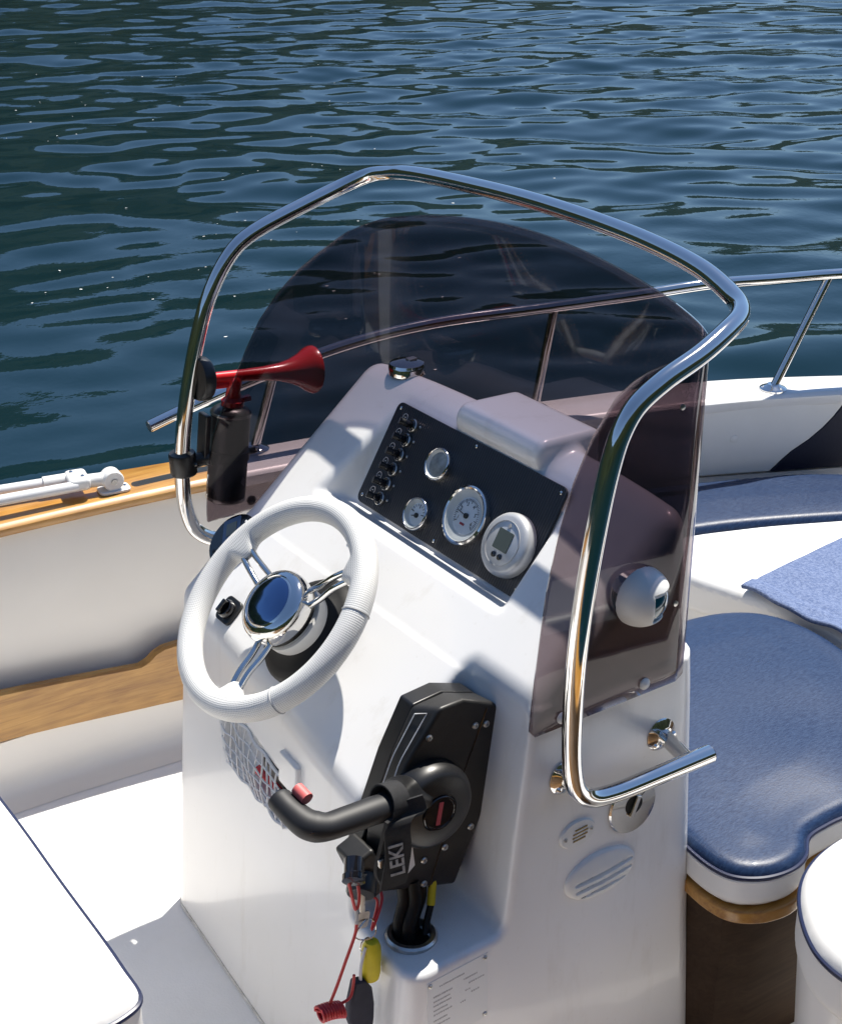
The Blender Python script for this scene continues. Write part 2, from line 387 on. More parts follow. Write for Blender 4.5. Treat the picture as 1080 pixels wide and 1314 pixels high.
def relax(f,h,Vt,F):
    for _ in range(3):
        sm=np.zeros_like(Vt); ct=np.zeros(len(Vt))
        for a,b in ((0,1),(1,2),(2,3),(3,0)):
            np.add.at(sm,F[:,a],Vt[F[:,b]]); np.add.at(sm,F[:,b],Vt[F[:,a]]); np.add.at(ct,F[:,a],1); np.add.at(ct,F[:,b],1)
        m=sm/np.maximum(ct,1)[:,None]
        d=m-Vt; ep=h*.25
        g=np.stack([(f(*(Vt+ep*np.eye(3)[i]).T)-f(*(Vt-ep*np.eye(3)[i]).T))/(2*ep) for i in range(3)],1)
        g/=np.maximum(np.linalg.norm(g,axis=1),1e-6)[:,None]
        Vt=Vt+.7*(d-g*(d*g).sum(1)[:,None])
    for _ in range(2):
        ep=h*.25; f0=f(*Vt.T)
        g=np.stack([(f(*(Vt+ep*np.eye(3)[i]).T)-f(*(Vt-ep*np.eye(3)[i]).T))/(2*ep) for i in range(3)],1)
        st=(f0/np.maximum((g**2).sum(1),.2))[:,None]*g
        L=np.linalg.norm(st,axis=1); st*=np.minimum(1,h*.6/np.maximum(L,1e-9))[:,None]
        Vt=Vt-st
    return Vt,F
def polysd(px,py,poly):
    P=np.asarray(poly,float); d=np.full(px.shape,1e9); sgn=np.ones(px.shape); n=len(P); j=n-1
    for i in range(n):
        ex,ey=P[j]-P[i]; wx=px-P[i,0]; wy=py-P[i,1]; t=np.clip((wx*ex+wy*ey)/(ex*ex+ey*ey+1e-12),0,1)
        d=np.minimum(d,(wx-ex*t)**2+(wy-ey*t)**2)
        c1=py>=P[i,1]; c2=py<P[j,1]; c3=ex*wy>ey*wx
        flip=(c1&c2&c3)|(~c1&~c2&~c3); sgn=np.where(flip,-sgn,sgn); j=i
    return sgn*np.sqrt(d)
def noise2(x,y,seed,sc,oct=4):
    r=np.random.default_rng(seed); out=np.zeros_like(x)
    for o in range(oct*4):
        k=sc*(1.7**(o//4)); a=r.uniform(0,2*math.pi); p=r.uniform(0,2*math.pi); out+=np.sin(k*(x*math.cos(a)+y*math.sin(a))+p)/(1.7**(o//4))
    return out/4
#@@BODY
# ------------------------------------------------------------------ water, hills
WZ = -0.30
h = .036
gx=np.arange(-7,19.01,h); gy=np.arange(-3.5,21.01,h); X,Y=np.meshgrid(gx,gy,indexing='ij'); H=np.zeros_like(X)
wr=np.random.default_rng(11)
Xw=X+.30*noise2(X,Y,3,.55,2); Yw=Y+.30*noise2(X,Y,4,.55,2)
main=R(62)                                   # wave travel direction, from +X
for k in range(96):
    lam=.20*(8.0**(wr.random()**1.0)); th=main+wr.normal(0,.42); kk=2*math.pi/lam
    amp=.0024*lam*min(1,(lam/.5)**.3)*wr.uniform(.45,1.15)
    ph=kk*(Xw*math.cos(th)+Yw*math.sin(th))+wr.uniform(0,6.28)
    H+=amp*np.sin(ph)
H+=.5*H*noise2(X,Y,9,.35,2)
ed=np.minimum.reduce([X-gx[0],gx[-1]-X,Y-gy[0],gy[-1]-Y]); H*=np.clip(ed/1.5,0,1)
nx,ny=X.shape; vs=np.stack([X,Y,H+WZ],-1).reshape(-1,3)
ii=(np.arange(nx-1)[:,None]*ny+np.arange(ny-1)[None]).ravel()
fs=np.stack([ii,ii+ny,ii+ny+1,ii+1],1)
x0,x1,y0,y1=gx[0],gx[-1],gy[0],gy[-1]; B=900
o=len(vs); ring=np.array([(x0,y0,WZ),(x1,y0,WZ),(x1,y1,WZ),(x0,y1,WZ),(-B,-B,WZ),(B,-B,WZ),(B,B,WZ),(-B,B,WZ)])
rf=[(o+a,o+4+a,o+4+(a+1)%4,o+(a+1)%4) for a in range(4)]
me=bpy.data.meshes.new('water'); 
allv=np.vstack([vs,ring]); me.from_pydata(allv.tolist(),[],fs.tolist()+[tuple(q) for q in rf]); me.shade_smooth(); me.materials.append(waterm)
wobj=bpy.data.objects.new('water',me); C.objects.link(wobj); wobj['kind']='structure'
# the winding must face up
# floating flecks
fv=[];ff=[]
def hz(x,y):
    i=int(np.clip((x-gx[0])/h,0,nx-1)); j=int(np.clip((y-gy[0])/h,0,ny-1)); return WZ+H[i,j]
fr_=np.random.default_rng(5)
cl_=[(3.2+9.5*fr_.random(),R(fr_.uniform(56,73))) for _ in range(9)]
for k in range(130):
    if k<90:
        d,a=cl_[k%9]; d=d+fr_.normal(0,.22); a=a+fr_.normal(0,.05)
    else: d=2.6+13*fr_.random()**1.2; a=R(90)-R(fr_.uniform(17,40))
    x=-1.08+d*math.cos(a); y=-1.7+d*math.sin(a)
    if y<1.35: continue
    r=fr_.uniform(.0025,.009)*(1 if fr_.random()<.85 else 1.8); z=hz(x,y)+.0015; m=6; o=len(fv)
    st=fr_.uniform(.3,.8); ro=R(-35)+fr_.normal(0,.3)
    for q in range(m):
        t=2*math.pi*q/m; px=r*math.cos(t)*fr_.uniform(.7,1.2); py=r*st*math.sin(t)
        fv.append((x+px*math.cos(ro)-py*math.sin(ro),y+px*math.sin(ro)+py*math.cos(ro),z))
    fv.append((x,y,z+r*.12)); ff+=[(o+q,o+(q+1)%m,o+m) for q in range(m)]
fl=mk('floating_flecks',(np.array(fv),ff),foam,None,(0,0,WZ)); props(fl,'small pale flecks floating scattered on the dark lake water','flecks',None,'stuff')

na,nr=360,10; hv=[];hf=[]
hn=np.random.default_rng(21)
def ridge(a):
    # angle from +X, counter-clockwise: high wooded slope beyond the boat's port side, lower over the bow
    g=lambda c,w:math.exp(-(((a-c+math.pi)%(2*math.pi)-math.pi)/w)**2)
    return 52+168*g(R(90),R(34))+90*g(R(150),R(40))+230*g(R(-95),R(58))+8*math.sin(5*a+1)+6*math.sin(11*a)+4*math.sin(23*a+2)+2.5*math.sin(47*a)  # tall starboard ridge is unseen, added to cut sky light on the console
for i in range(na):
    a=2*math.pi*i/na; Hh=ridge(a)
    for j in range(nr):
        t=j/(nr-1); r=330+240*t; z=WZ-1+Hh*(math.sin(t*math.pi/2)**.9)+(hn.normal(0,2.2) if j else 0)
        hv.append((r*math.cos(a),r*math.sin(a),z))
for i in range(na):
    for j in range(nr-1):
        k=(i+1)%na; hf.append((i*nr+j,i*nr+j+1,k*nr+j+1,k*nr+j))
ho=mk('hills',(np.array(hv),hf),hillm,None,(0,0,WZ),smooth=False); ho['kind']='structure'

# ------------------------------------------------------------------ boat hull
GZ=.56
def smoothcurve(xs,ys):
    f=np.arange(-3.0,2.75,.01); v=np.interp(f,xs,ys); k=np.hanning(41); k/=k.sum(); p=np.pad(v,20,mode='reflect',reflect_type='odd'); v=np.convolve(p,k,'valid'); return lambda x: np.interp(x,f,v)
g_in=smoothcurve([-3,-1.2,-.233,.126,.75,1.28,1.456,1.617,2.05,2.4,2.7],[.84,.90,.906,.882,.785,.636,.566,.492,.24,.03,.02])
g_out=smoothcurve([-3,-1.2,-.176,.172,.75,1.36,1.526,1.675,2.15,2.5,2.7],[1.0,1.05,1.05,.985,.89,.73,.648,.56,.26,.0,.0])
hull=thing('motor_boat','white open motor boat with teak topped sides lying on dark lake water','boat',(0,0,0))
XS=np.concatenate([np.arange(-2.3,1.0,.1),np.arange(1.0,2.46,.05)])
def loft(secs, close=False):
    m=len(secs[0]); vs=np.array(secs).reshape(-1,3); fs=[]
    for i in range(len(secs)-1):
        for k in range(m-1): fs.append((i*m+k,i*m+k+1,(i+1)*m+k+1,(i+1)*m+k))
    if close: 
        for i in range(len(secs)-1): fs.append((i*m+m-1,i*m,(i+1)*m,(i+1)*m+m-1))
        fs.append(tuple(range(m))[::-1]); fs.append(tuple((len(secs)-1)*m+k for k in range(m)))
    return vs,fs
def flip(g): return g[0],[f[::-1] for f in g[1]]
for s in (1,-1):
    inner=[];outer=[]
    for x in XS:
        gi,go=float(g_in(x)),float(g_out(x)); gi=max(gi,.02)
        prof=[(gi+.012,.545),(gi+.006,.50),(gi+.008,.40),(gi+.013,.30),(gi+.014,.22),(gi+.004,.15),(gi-.012,.122),(gi-.032,.115)]
        low=[(gi-.034,.09),(gi-.034,.05),(gi-.044,.022),(gi-.065,.006),(gi-.11,.001)]
        inner.append([(x,s*max(y,.0),z) for y,z in prof+low])
        k=1-.25*max(0,(x-.6)/1.9)
        outer.append([(x,s*go,.545),(x,s*(go*.985),.40),(x,s*go*.955*k,.1),(x,s*go*.93*k,-.25),(x,s*go*.86*k,-.55)])
    gi_=loft(inner); go_=loft(outer)
    mk('side_lining' , gi_ if s<0 else flip(gi_), gelcream if s>0 else bouncebrown, hull, label='cream moulded inner side of the boat' if s>0 else 'starboard lining, brown added to cut bounced light'); mk('hull_side', flip(go_) if s<0 else go_, gel, hull)  # unseen starboard lining made brown to dampen bounce onto the console
# deck floor
fl=[];
for x in XS:
    w=max(float(g_in(x))-.10,.02); fl.append([(x,yy*w,0) for yy in np.linspace(1,-1,9)])
mk('deck_floor',loft(fl),deckm,hull,label='bright white cockpit floor')
mk('transom',box((-2.3,0,.13),(.04,1.95,.86)),gel,hull,bev=.01)
# gunwale caps
def cap(xa,xb,s,m,name,th=.024,lip=.012,label=None):
    secs=[]
    for x in np.linspace(xa,xb,max(3,int((xb-xa)/.06))):
        gi,go=max(float(g_in(x)),.01),max(float(g_out(x)),.02); a=gi-lip+.004; b_=go+.01; z1=GZ; z0=GZ-th
        pr_=[(a,z0),(a-.004,z0+.006),(a-.004,z1-.008),(a+.004,z1-.001),(a+.012,z1+.001),(b_-.012,z1+.001),(b_-.003,z1-.004),(b_,z1-.01),(b_,z0)]
        secs.append([(x,s*y,z) for y,z in pr_])
    g=loft(secs,True); return mk(name,g if s<0 else flip(g),m,hull,label=label)
cap(-2.3,.215,1,teak,'teak_gunwale',label='varnished teak cap along the port side'); cap(-2.3,.215,-1,teak,'teak_gunwale',label='varnished teak cap along the starboard side')
cap(.217,2.44,1,gel,'white_gunwale',.03); cap(.217,2.44,-1,gel,'white_gunwale',.03)
# teak side boards (front lip of the side pocket)
bx=np.array([-1.6,-.6,-.30,-.15,.0,.018,.034,.052,.075,.12,.35])
bt=np.array([.230,.230,.228,.2135,.199,.206,.219,.226,.2275,.2275,.2275])
bb=np.array([.124,.124,.123,.112,.1005,.0995,.0985,.097,.0955,.094,.092])
secs=[]
for x,t,bo in zip(np.interp(np.linspace(0,10,101),range(11),bx),np.interp(np.linspace(0,10,101),range(11),bt),np.interp(np.linspace(0,10,101),range(11),bb)):
    y=float(g_in(x))-.038; secs.append([(x,y+.018,bo),(x,y,bo),(x,y,t-.004),(x,y+.005,t),(x,y+.018,t)])
mk('teak_side_board',flip(loft(secs,True)),teak,hull,label='honey coloured teak board along the side pocket')

# ------------------------------------------------------------------ steering console
PN=unit((-.866,0,.5)); POFF=-.866*.121+.5*.769
def console_sd(x,y,z):
    aft=(-x+.076*y+.07*z-.195)/1.006
    s1=-.655*x+.7556*z-.5515; s2=-.722*x+.692*z-.5305
    slope=rmax(s1/1.0,s2/1.0,.16) if False else np.maximum(s1,s2)
    slope=.5*(s1+s2)+np.sqrt((.5*(s1-s2))**2+.012**2)-.006
    top=z-(.951-.06*(x-.2)-.05*np.maximum(0,np.abs(y)-.2)**1.5)
    front=(x-(.345-.083*z+.03*(1-(y/.39)**2)))
    side=np.abs(y)-(.399-.026*z)
    body=rmax(aft,slope,.012)
    body=rmax(body,rmax(top,front,.03),.022)
    body=rmax(body,side,.034)
    # raised hood on the dash
    bump_=rmax(rmax(rmax(np.abs(y+.028)-.100,z-.9685+.03*(x-.2),.012),.203+.6*(z-.95)-x,.014),rmax(x-.33,.85-z,.01),.02)
    body=rmin(body,bump_,.016)
    off=.009*np.clip((x-.20)/.07,0,1)*np.clip((z-.25)/.42,0,1)
    lip=np.maximum(body-off,z-.726)
    body=rmin(body,lip,.004)
    # instrument recess
    hgt=PN[0]*x+PN[2]*z-POFF
    rec=rmax(np.maximum(-hgt,0*hgt-9),rmax(y-.222-.55*hgt,-.205-.35*hgt-y,.012),.006)
    rec=rmax(rec,rmax(.7528-.4*x-.916*z,(.91*x+.41*z-.569),.004),.008)
    body=rmax(body,-rec,.011)
    # control-box notch on the starboard side
    notch=rmax(rmax(y+.236,.395+.03*(x+.1)-z,.012),(x-.004-.14*(z-.7))/1.01,.016)
    body=rmax(body,-notch,.012)
    # storage pocket in the aft face
    py=y; pz=z
    pk=rmax(np.maximum(-(pz-.412),(pz-.478-.12*(py+.1))),np.maximum(-(py+.035),py-.192-.35*(pz-.42)),.012)
    pk=rmax(pk,-(aft+.032),.008)
    body=rmax(body,-pk,.006)
    return np.maximum(body,-z-.006)
con=thing('steering_console','white moulded steering console standing in the middle of the boat','console',(.06,0,0))
cv,cf=surf_net(console_sd,(-.24,-.43,-.02),(.41,.43,1.01),.0055)
mk('console_body',(cv,cf.tolist()),gel,con,sharp=75)
# sealant bead round the foot
bead=[]
for a_ in np.linspace(0,2*math.pi,120,endpoint=False):
    rr_=np.linspace(.05,.7,1300); px=.07+rr_*math.cos(a_); py=rr_*math.sin(a_); d_=console_sd(px,py,np.full(1300,.006)); k_=np.where(d_<0)[0][-1]
    bead.append((px[k_]+.001*math.cos(a_),py[k_]+.001*math.sin(a_),.0022+.0006*math.sin(9*a_)))
mk('sealant_bead',tube(np.array(bead),.0030,6,closed=True),grime(mat('aged_sealant',rough=.7),(.42,.41,.38),(.62,.61,.58),40),con)
# instrument panel
PU=V(0,-1,0); PV=unit((.5,0,.866)); PO=V(.121,.009,.769)   # u to starboard, v up the slope
def pp(u,v,hh=0): return PO+PU*u+PV*v+PN*hh
g=prism([(a,b_+.0915) for a,b_ in rrect(.418,.172,.012)],PO,PU,PV,.002,.006)
uvs=[(p@PU,p@PV) for p in g[0]]
panel=mk('instrument_panel',g,carbon,con,bev=.001,seg=2,uv=np.array(uvs),label='black carbon weave instrument panel')
for u,v in ((-.198,.168),(-.198,.018),(.198,.168),(.198,.018),(0,.17),(0,.015)): screw(panel,pp(u,v,.006),PN,.0028)
# row of rocker switches with boots
for i in range(6):
    t=i/5; u=-.155+.012*t*0+.003; v=.152-.125*t
    b0=pp(u,v,.006)
    sw=mk('toggle_switch',lathe([(.0095,0),(.0095,.003),(.0075,.0045),(.006,.006),(.0055,.016),(.0045,.019),(0,.0195)],b0,PN,18),blkgloss,panel)
    mk('switch_collar',lathe([(.0108,0),(.0108,.0035),(.0095,.0045),(.0092,.0035)],b0+PN*.0003,PN,20,caps=False),brushed,sw)
    mk('switch_lever',tube([b0+PN*.012,b0+PN*.020-PU*.004,b0+PN*.025-PU*.007],[.0052,.0055,.006],10),blk,sw)
    ring=lathe([(.0062,0),(.0062,.0006),(.0052,.0006),(.0052,0)],pp(u-.027,v+.006,.0061),PN,20,caps=False)
    mk('switch_symbol',join(ring,box(pp(u-.027,v+.006,.0064),(.0035,.0014,.0005),(PU,PV,PN))),inkg,panel)
    mk('warning_lamp',lathe([(.0022,0),(.0022,.001),(0,.0018)],pp(u+.016,v+.003,.006),PN,10),brushed,panel)
def gauge(name,u,v,r,lab):
    c=pp(u,v,.006)
    gm=mk(name,lathe([(r*.99,0),(r*.99,.006),(r*.97,.009),(r*.91,.0105),(r*.86,.009),(r*.84,.004)],c,PN,40,caps=False),steel,panel,label=lab)
    mk('inner_ring',lathe([(r*.855,.0095),(r*.64,.0025),(0,.0024)],c,PN,36,caps=False),bezelw,gm)
    return gm,c
def ticks(c,r0,r1,a0,a1,n,w,major=5):
    gs=[]
    for k in range(n):
        a=R(a0+(a1-a0)*k/(n-1)); d=PU*math.cos(a)+PV*math.sin(a); q=PU*-math.sin(a)+PV*math.cos(a); rr=r0 if k%major else r0-.003
        gs.append(box(c+d*(rr+r1)/2+PN*.0036,(r1-rr,w*(1.6 if k%major==0 else 1),.0004),(d,q,PN)))
    return join(*gs)
gm,c=gauge('rev_counter',.046,.073,.0465,'round white revolution counter with a thin needle')
mk('dial',lathe([(.0285,.0026),(.0285,.0032),(0,.0032)],c,PN,32),dial,gm)
mk('scale_marks',ticks(c,.0225,.0265,215,-35,41,.0006),ink,gm)
gs=[]
for k,t in enumerate('123456'):
    a=R(205-46*k); gs.append(text_geo(t,.0085,c+PU*.0178*math.cos(a)+PV*.0178*math.sin(a),PU,PV,.0034,.0002))
mk('numerals',join(*gs),ink,gm)
nd=unit(-PU*.98+PV*.12); nq=np.cross(PN,nd)
mk('needle',join(box(c+nd*.008+PN*.0048,(.027,.0011,.0006),(nd,nq,PN)),lathe([(.0042,.0032),(.0042,.006),(0,.0064)],c,PN,14)),ink,gm)
mk('red_mark',box(c-PV*.0135-PU*.002+PN*.0036,(.010,.0035,.0005),(PU,PV,PN)),redink,gm)
mk('gauge_glass',lathe([(.037,.0092),(.02,.0102),(0,.0105)],c,PN,32,caps=False),clear,gm)
gm,c=gauge('fuel_gauge',-.055,.037,.0268,'small round white gauge with short needle')
mk('dial',lathe([(.0178,.0026),(.0178,.0032),(0,.0032)],c,PN,28),dial,gm)
mk('scale_marks',ticks(c,.0125,.0162,170,10,9,.0009,4),ink,gm)
nd=unit(-PU*.9-PV*.35); nq=np.cross(PN,nd)
mk('needle',join(box(c+nd*.004+PN*.0048-PV*.002,(.013,.0013,.0006),(nd,nq,PN)),lathe([(.004,.0032),(.004,.0055),(0,.006)],c-PV*.002,PN,12)),ink,gm)
mk('gauge_glass',lathe([(.023,.0092),(.012,.0102),(0,.0105)],c,PN,28,caps=False),clear,gm)
gm,c=gauge('blank_gauge',-.056,.119,.0268,'small round gauge with fogged grey face')
mk('dial',lathe([(.0215,.0045),(.0215,.005),(0,.0066)],c,PN,28),grime(mat('fogged_dial',rough=.25),(.16,.17,.17),(.30,.33,.33),60),gm)
# silver round display
c=pp(.153,.068,.006)
dm=mk('round_display',lathe([(.0475,0),(.0475,.006),(.0465,.012),(.0435,.0165),(.039,.0185),(0,.0192)],c,PN,44),silver,panel,label='round silver display with grey screen and two buttons')
mk('groove',lathe([(.0335,.0186),(.0335,.0196),(.0327,.0196),(.0327,.0186)],c,PN,40,caps=False),inkg,dm)
mk('screen',prism(rrect(.031,.030,.0015),c+PV*.0040,PU,PV,.0188,.0202),lcd,dm,label='square grey screen')
for q in (-.0065,.0065): mk('button',lathe([(.0044,.018),(.0044,.0205),(0,.0214)],c+PU*q-PV*.0195,PN,16),blkgloss,dm)
mk('emblem',prism([(0,.0042),(.0036,0),(0,-.0042),(-.0036,0)],c+PV*.0262,PU,PV,.0188,.0198),inkg,dm)
# clips under the panel
SN=unit((-.69,0,.72)); SV=unit((.72,0,.69))
# aft pocket: netting and contents
nz=[]
def ap(y,z,d=0): return V(-.195+.076*y+.07*z-d,y,z)      # on the aft face
for i in range(11):
    y=.165-.0185*i; pts=[ap(y+.018*t+.006*math.sin(5*t+i),.405+(.072+.12*(y+.1))*t,.002+.006*math.sin(3.1*t)) for t in np.linspace(0,1,9)]
    nz.append(tube(pts,.0016,5))
for j in range(6):
    t=j/5; pts=[ap(.178-.205*s_+.018*t,.407+(.072+.12*(.178-.205*s_+.1))*t+.003*math.sin(20*s_+j),.002+.007*math.sin(3.1*t)+.001*math.sin(25*s_)) for s_ in np.linspace(0,1,26)]
    nz.append(tube(pts,.0016 if 0<j<5 else .0028,5))
net=mk('storage_net',join(*nz),whiteink,con,label='white elastic net across the pocket below the wheel')
mk('pocket_latch',box(ap(-.045,.512,-.002),(.022,.058,.052),((1,-.076,-.07),(.076,1,0),(.07,0,1))),gel,con,bev=.004)
mk('stowed_red_can',tube([ap(.10,.428,-.018),ap(.035,.432,-.018)],.009,14),red,con,label='dark red can stowed behind the net')
mk('stowed_dark_case',box(ap(.05,.450,-.022),(.012,.07,.022)),blk,con,bev=.003)
mk('stowed_blue_cloth',tube([ap(.03,.43,-.014),ap(.0,.427,-.014),ap(-.02,.43,-.016)],[.008,.010,.008],10),grime(mat('grey_blue_cloth',rough=.9),(.30,.33,.40),(.42,.45,.52),40),con)
# ignition switch and trim gauge on the sloping face
def sp(y,along,hh=0):  # point on sloping face, along = x
    return V(along,y,(.542+.69*along)/.72)+SN*hh
def on_body(y,x):
    z=1.0
    zz=np.linspace(.3,1.0,1400); d=console_sd(np.full(1400,x),np.full(1400,y),zz); k=np.where(d<0)[0]
    return V(x,y,zz[k[-1]] if len(k) else .6)
for y in (.105,.055): mk('panel_clip',box(on_body(y,.042)+SN*.001,(.012,.016,.005),(SV,(0,1,0),SN)),wplast,con,bev=.001,seg=1)
p=on_body(.232,-.107)
ig=thing('ignition_switch','square black ignition switch on the sloping face beside the wheel hub','switch',tuple(p))
mk('bezel',prism(rrect(.042,.042,.009),p,PU,SV,-.002,.006),blk,ig,bev=.0015)
mk('knob',lathe([(.0155,.006),(.0155,.012),(.0135,.016),(.012,.0165),(.0115,.013),(0,.0125)],p,SN,24),blkgloss,ig)
mk('key_slot',box(p+SN*.019,(.008,.022,.012),(PU,SV,SN)),blkgloss,ig,bev=.002)
p=on_body(.336,-.040)
tg=thing('trim_gauge','round black trim gauge with blue grey screen frame at the port edge of console','gauge',tuple(p))
mk('housing',lathe([(.049,-.006),(.049,.005),(.0465,.008),(0,.0085)],p,SN,36),blkgloss,tg)
T1=unit(PU+SV); T2=unit(-PU+SV)
mk('screen_frame',prism(rrect(.036,.046,.003),p+T2*.018,T1,T2,.0085,.0095),lcdb,tg)
mk('screen',prism(rrect(.021,.024,.001),p+T2*.020,T1,T2,.0095,.0103),lcd,tg)
for q in (-.006,.006): mk('indicator',lathe([(.0022,.0085),(.0022,.0098),(0,.0102)],p+T1*(.030)+T2*(.018+q),SN,10),whiteink,tg)
for q in (-.012,0,.012): mk('button',lathe([(.0035,.0085),(.0035,.0105),(0,.011)],p+PU*q*1.3-SV*.032,SN,12),blk,tg)

# chrome cap on top of dash
p=V(.262,.283,.9495)
dc=thing('dash_cap','domed chrome cap on top of the dash','cap',tuple(p))
pz=on_body(.283,.262)[2]-.002; p[2]=pz
mk('base',lathe([(.030,0),(.030,.012),(.029,.014)],p,(0,0,1),36),steel,dc)
mk('dome',lathe([(.0295,.014),(.0280,.0178),(.024,.0192),(.012,.0202),(0,.0205)],p,(0,0,1),36),steel,dc)
mk('tab',prism(rrect(.016,.012,.002),p+V(.012,.004,0),(1,0,0),(0,1,0),.0195,.0222),brushed,dc)

# ------------------------------------------------------------------ steering wheel
WC=V(-.131,.043,.738); WN=unit((-.69,0,.72)); W1=V(0,-1,0); W2=unit((.72,0,.69))
SPK=[R(164),R(47),R(-73)]
nseg,nt_=200,28; vs=[];uvs=[];fs=[]
for i in range(nseg+1):
    a=2*math.pi*i/nseg; d=W1*math.cos(a)+W2*math.sin(a)
    bul=sum(math.exp(-((((a-s_+math.pi)%(2*math.pi))-math.pi)/.115)**4) for s_ in SPK)
    for k in range(nt_+1):
        t=2*math.pi*k/nt_; rr=.0192; inn=max(0,-math.cos(t))
        rad=.1605+rr*math.cos(t)-.020*bul*inn**1.5; hh=rr*math.sin(t)*(1-.22*bul*inn)
        vs.append(WC+d*rad+WN*hh); uvs.append((i/nseg,k/nt_))
for i in range(nseg):
    for k in range(nt_): q=i*(nt_+1)+k; fs.append((q,q+nt_+1,q+nt_+2,q+1))
whl=mk('steering_wheel',(np.array(vs),fs),leather,con,uv=uvs,sharp=80,label='white leather steering wheel with three pairs of chrome spokes')
for a in (R(-38),R(22)):
    d=W1*math.cos(a)+W2*math.sin(a); q=np.cross(WN,d)
    pts=[WC+d*(.1605+.0195*math.cos(t))+WN*.0195*math.sin(t) for t in np.linspace(0,2*math.pi,24,endpoint=False)]
    mk('seam',tube(pts,.0011,6,closed=True),inkg,whl)
for s_ in SPK:
    d=W1*math.cos(s_)+W2*math.sin(s_); q=np.cross(WN,d)
    for sgn in (-1,1):
        pts=spline([WC+d*.046+q*.013*sgn-WN*.014,WC+d*.075+q*.0115*sgn-WN*.010,WC+d*.105+q*.0095*sgn-WN*.002,WC+d*.132+q*.0085*sgn],5)
        mk('spoke',tube(pts,.0048,12),steel,whl)
hub=mk('hub',lathe([(.044,-.040),(.050,-.034),(.055,-.022),(.0575,-.008),(.0572,.000),(.0555,.006),(.053,.010),(.0485,.0135),(.0425,.0155),(.0412,.0142),(.0395,.0155),(.033,.0190),(.018,.0218),(0,.0228)],WC,WN,56),steel,whl,sharp=50)
mk('hub_badge',lathe([(.0385,.0150),(.0383,.0166),(.033,.0196),(.018,.0224),(0,.0234)],WC,WN,48,caps=False),bluechrome,whl,label='blue tinted centre cap of the wheel')
mk('hub_collar',lathe([(.0505,-.060),(.0530,-.050),(.0530,-.036),(.049,-.034)],WC-V(0,.0,0),WN,48),wplast,whl)
mk('boot',lathe([(.087,-.094),(.0865,-.082),(.081,-.074),(.070,-.068),(.056,-.062),(.050,-.056)],WC,WN,48),rubber,whl,label='black flexible boot behind the wheel hub')

# ------------------------------------------------------------------ throttle box
thr=thing('throttle_control','black side mounted engine control box in the console notch','throttle',(-.09,-.236,.44))
XU=V(1,0,0); ZV=V(0,0,1)
base_poly=[(-.104,.722),(-.058,.726),(-.008,.708),(.030,.674),(.040,.648),(-.058,.434),(-.186,.452),(-.201,.503),(-.140,.655)]
face_poly=[(-.086,.730),(-.048,.730),(.0,.708),(.030,.680),(.038,.653),(-.060,.436),(-.190,.480),(-.172,.580),(-.142,.662)]
mk('back_plate',prism(base_poly,(0,-.2375,0),XU,ZV,0,.030),blk,thr,bev=.003)
mk('cover',prism([(a-.004*(a<-.1),b_) for a,b_ in base_poly[:5]]+[base_poly[5]]+[(-.190,.478)]+[(-.178,.570),(-.137,.668)],(0,-.2675,0),XU,ZV,0,.038,face_poly),gunm,thr,bev=.006,seg=4)
FY=-.3055
# joint line, stripes and sticker
fp=lambda x,z,d=0: V(x,FY-d,z)
mk('joint_line',tube([fp(-.012,.704,.0002),fp(-.03,.66,.0002),fp(-.055,.60,.0002),fp(-.104,.452,.0002)],.0009,6),blkgloss,thr)
def rimpt(t,wid):   # slanted rim between base and face along the front edge
    a0=np.array([(-.108,.720),(-.143,.662),(-.183,.572)]); a1=np.array([(-.086,.731),(-.146,.655),(-.174,.578)])
    e0=np.array([np.interp(t,[0,.5,1],a0[:,0]),np.interp(t,[0,.5,1],a0[:,1])]); 
    e1=np.array([np.interp(t,[0,.5,1],[-.084,-.142,-.172]),np.interp(t,[0,.5,1],[.736,.662,.582])])
    q=e0*(1-wid)+e1*wid; y=-.268-.037*wid
    return V(q[0]-.0022,y-.0012,q[1]+.0022)
loop=[rimpt(t,.30) for t in np.linspace(.08,.92,12)]+[rimpt(t,.72) for t in np.linspace(.92,.08,12)]
mk('white_outline',tube(loop,.00075,6,closed=True),whiteink,thr)
mk('sticker',prism([(-.133,.543),(-.128,.500),(-.146,.486),(-.158,.492),(-.148,.53)],(0,FY,0),XU,ZV,.0003,.0012),whiteink,thr)
for x,z in ((-.105,.692),(-.031,.684),(-.013,.680),(-.036,.524),(-.079,.508),(-.113,.501),(-.113,.462)): screw(thr,fp(x,z),(0,-1,0),.0050,brushed)
HC=V(-.112,FY,.598)
lev=mk('lever_hub',lathe([(.062,-.002),(.062,.010),(.0605,.020),(.056,.028),(.050,.032),(.027,.0345),(.0262,.0330),(0,.0330)],HC,(0,-1,0),52),blk,thr,sharp=50)
mk('hub_cap',lathe([(.0255,.033),(.0255,.0362),(.0245,.0372),(.0222,.0372),(.0217,.0362),(0,.0362)],HC,(0,-1,0),36),blkgloss,lev)
mk('hub_mark',box(HC+V(-.001,-.0366,0),(.0065,.0008,.034),((1,0,-.18),(0,1,0),(.18,0,1))),redink,lev,label='narrow faded red mark on the hub cap')
arm=spline([HC+V(-.020,-.008,.022),HC+V(-.040,-.014,.036),HC+V(-.062,-.030,.052),HC+V(-.090,-.058,.068),HC+V(-.105,-.064,.070)],6)
mk('lever_neck',tube(arm,np.linspace(.030,.0165,len(arm)),20,sq=(1,.8)),blk,lev)
gp=spline([V(-.198,-.368,.664),V(-.235,-.369,.668),V(-.275,-.369,.670),V(-.300,-.367,.671),V(-.316,-.356,.674),V(-.3235,-.338,.680),V(-.327,-.322,.685),V(-.3285,-.306,.689)],6)
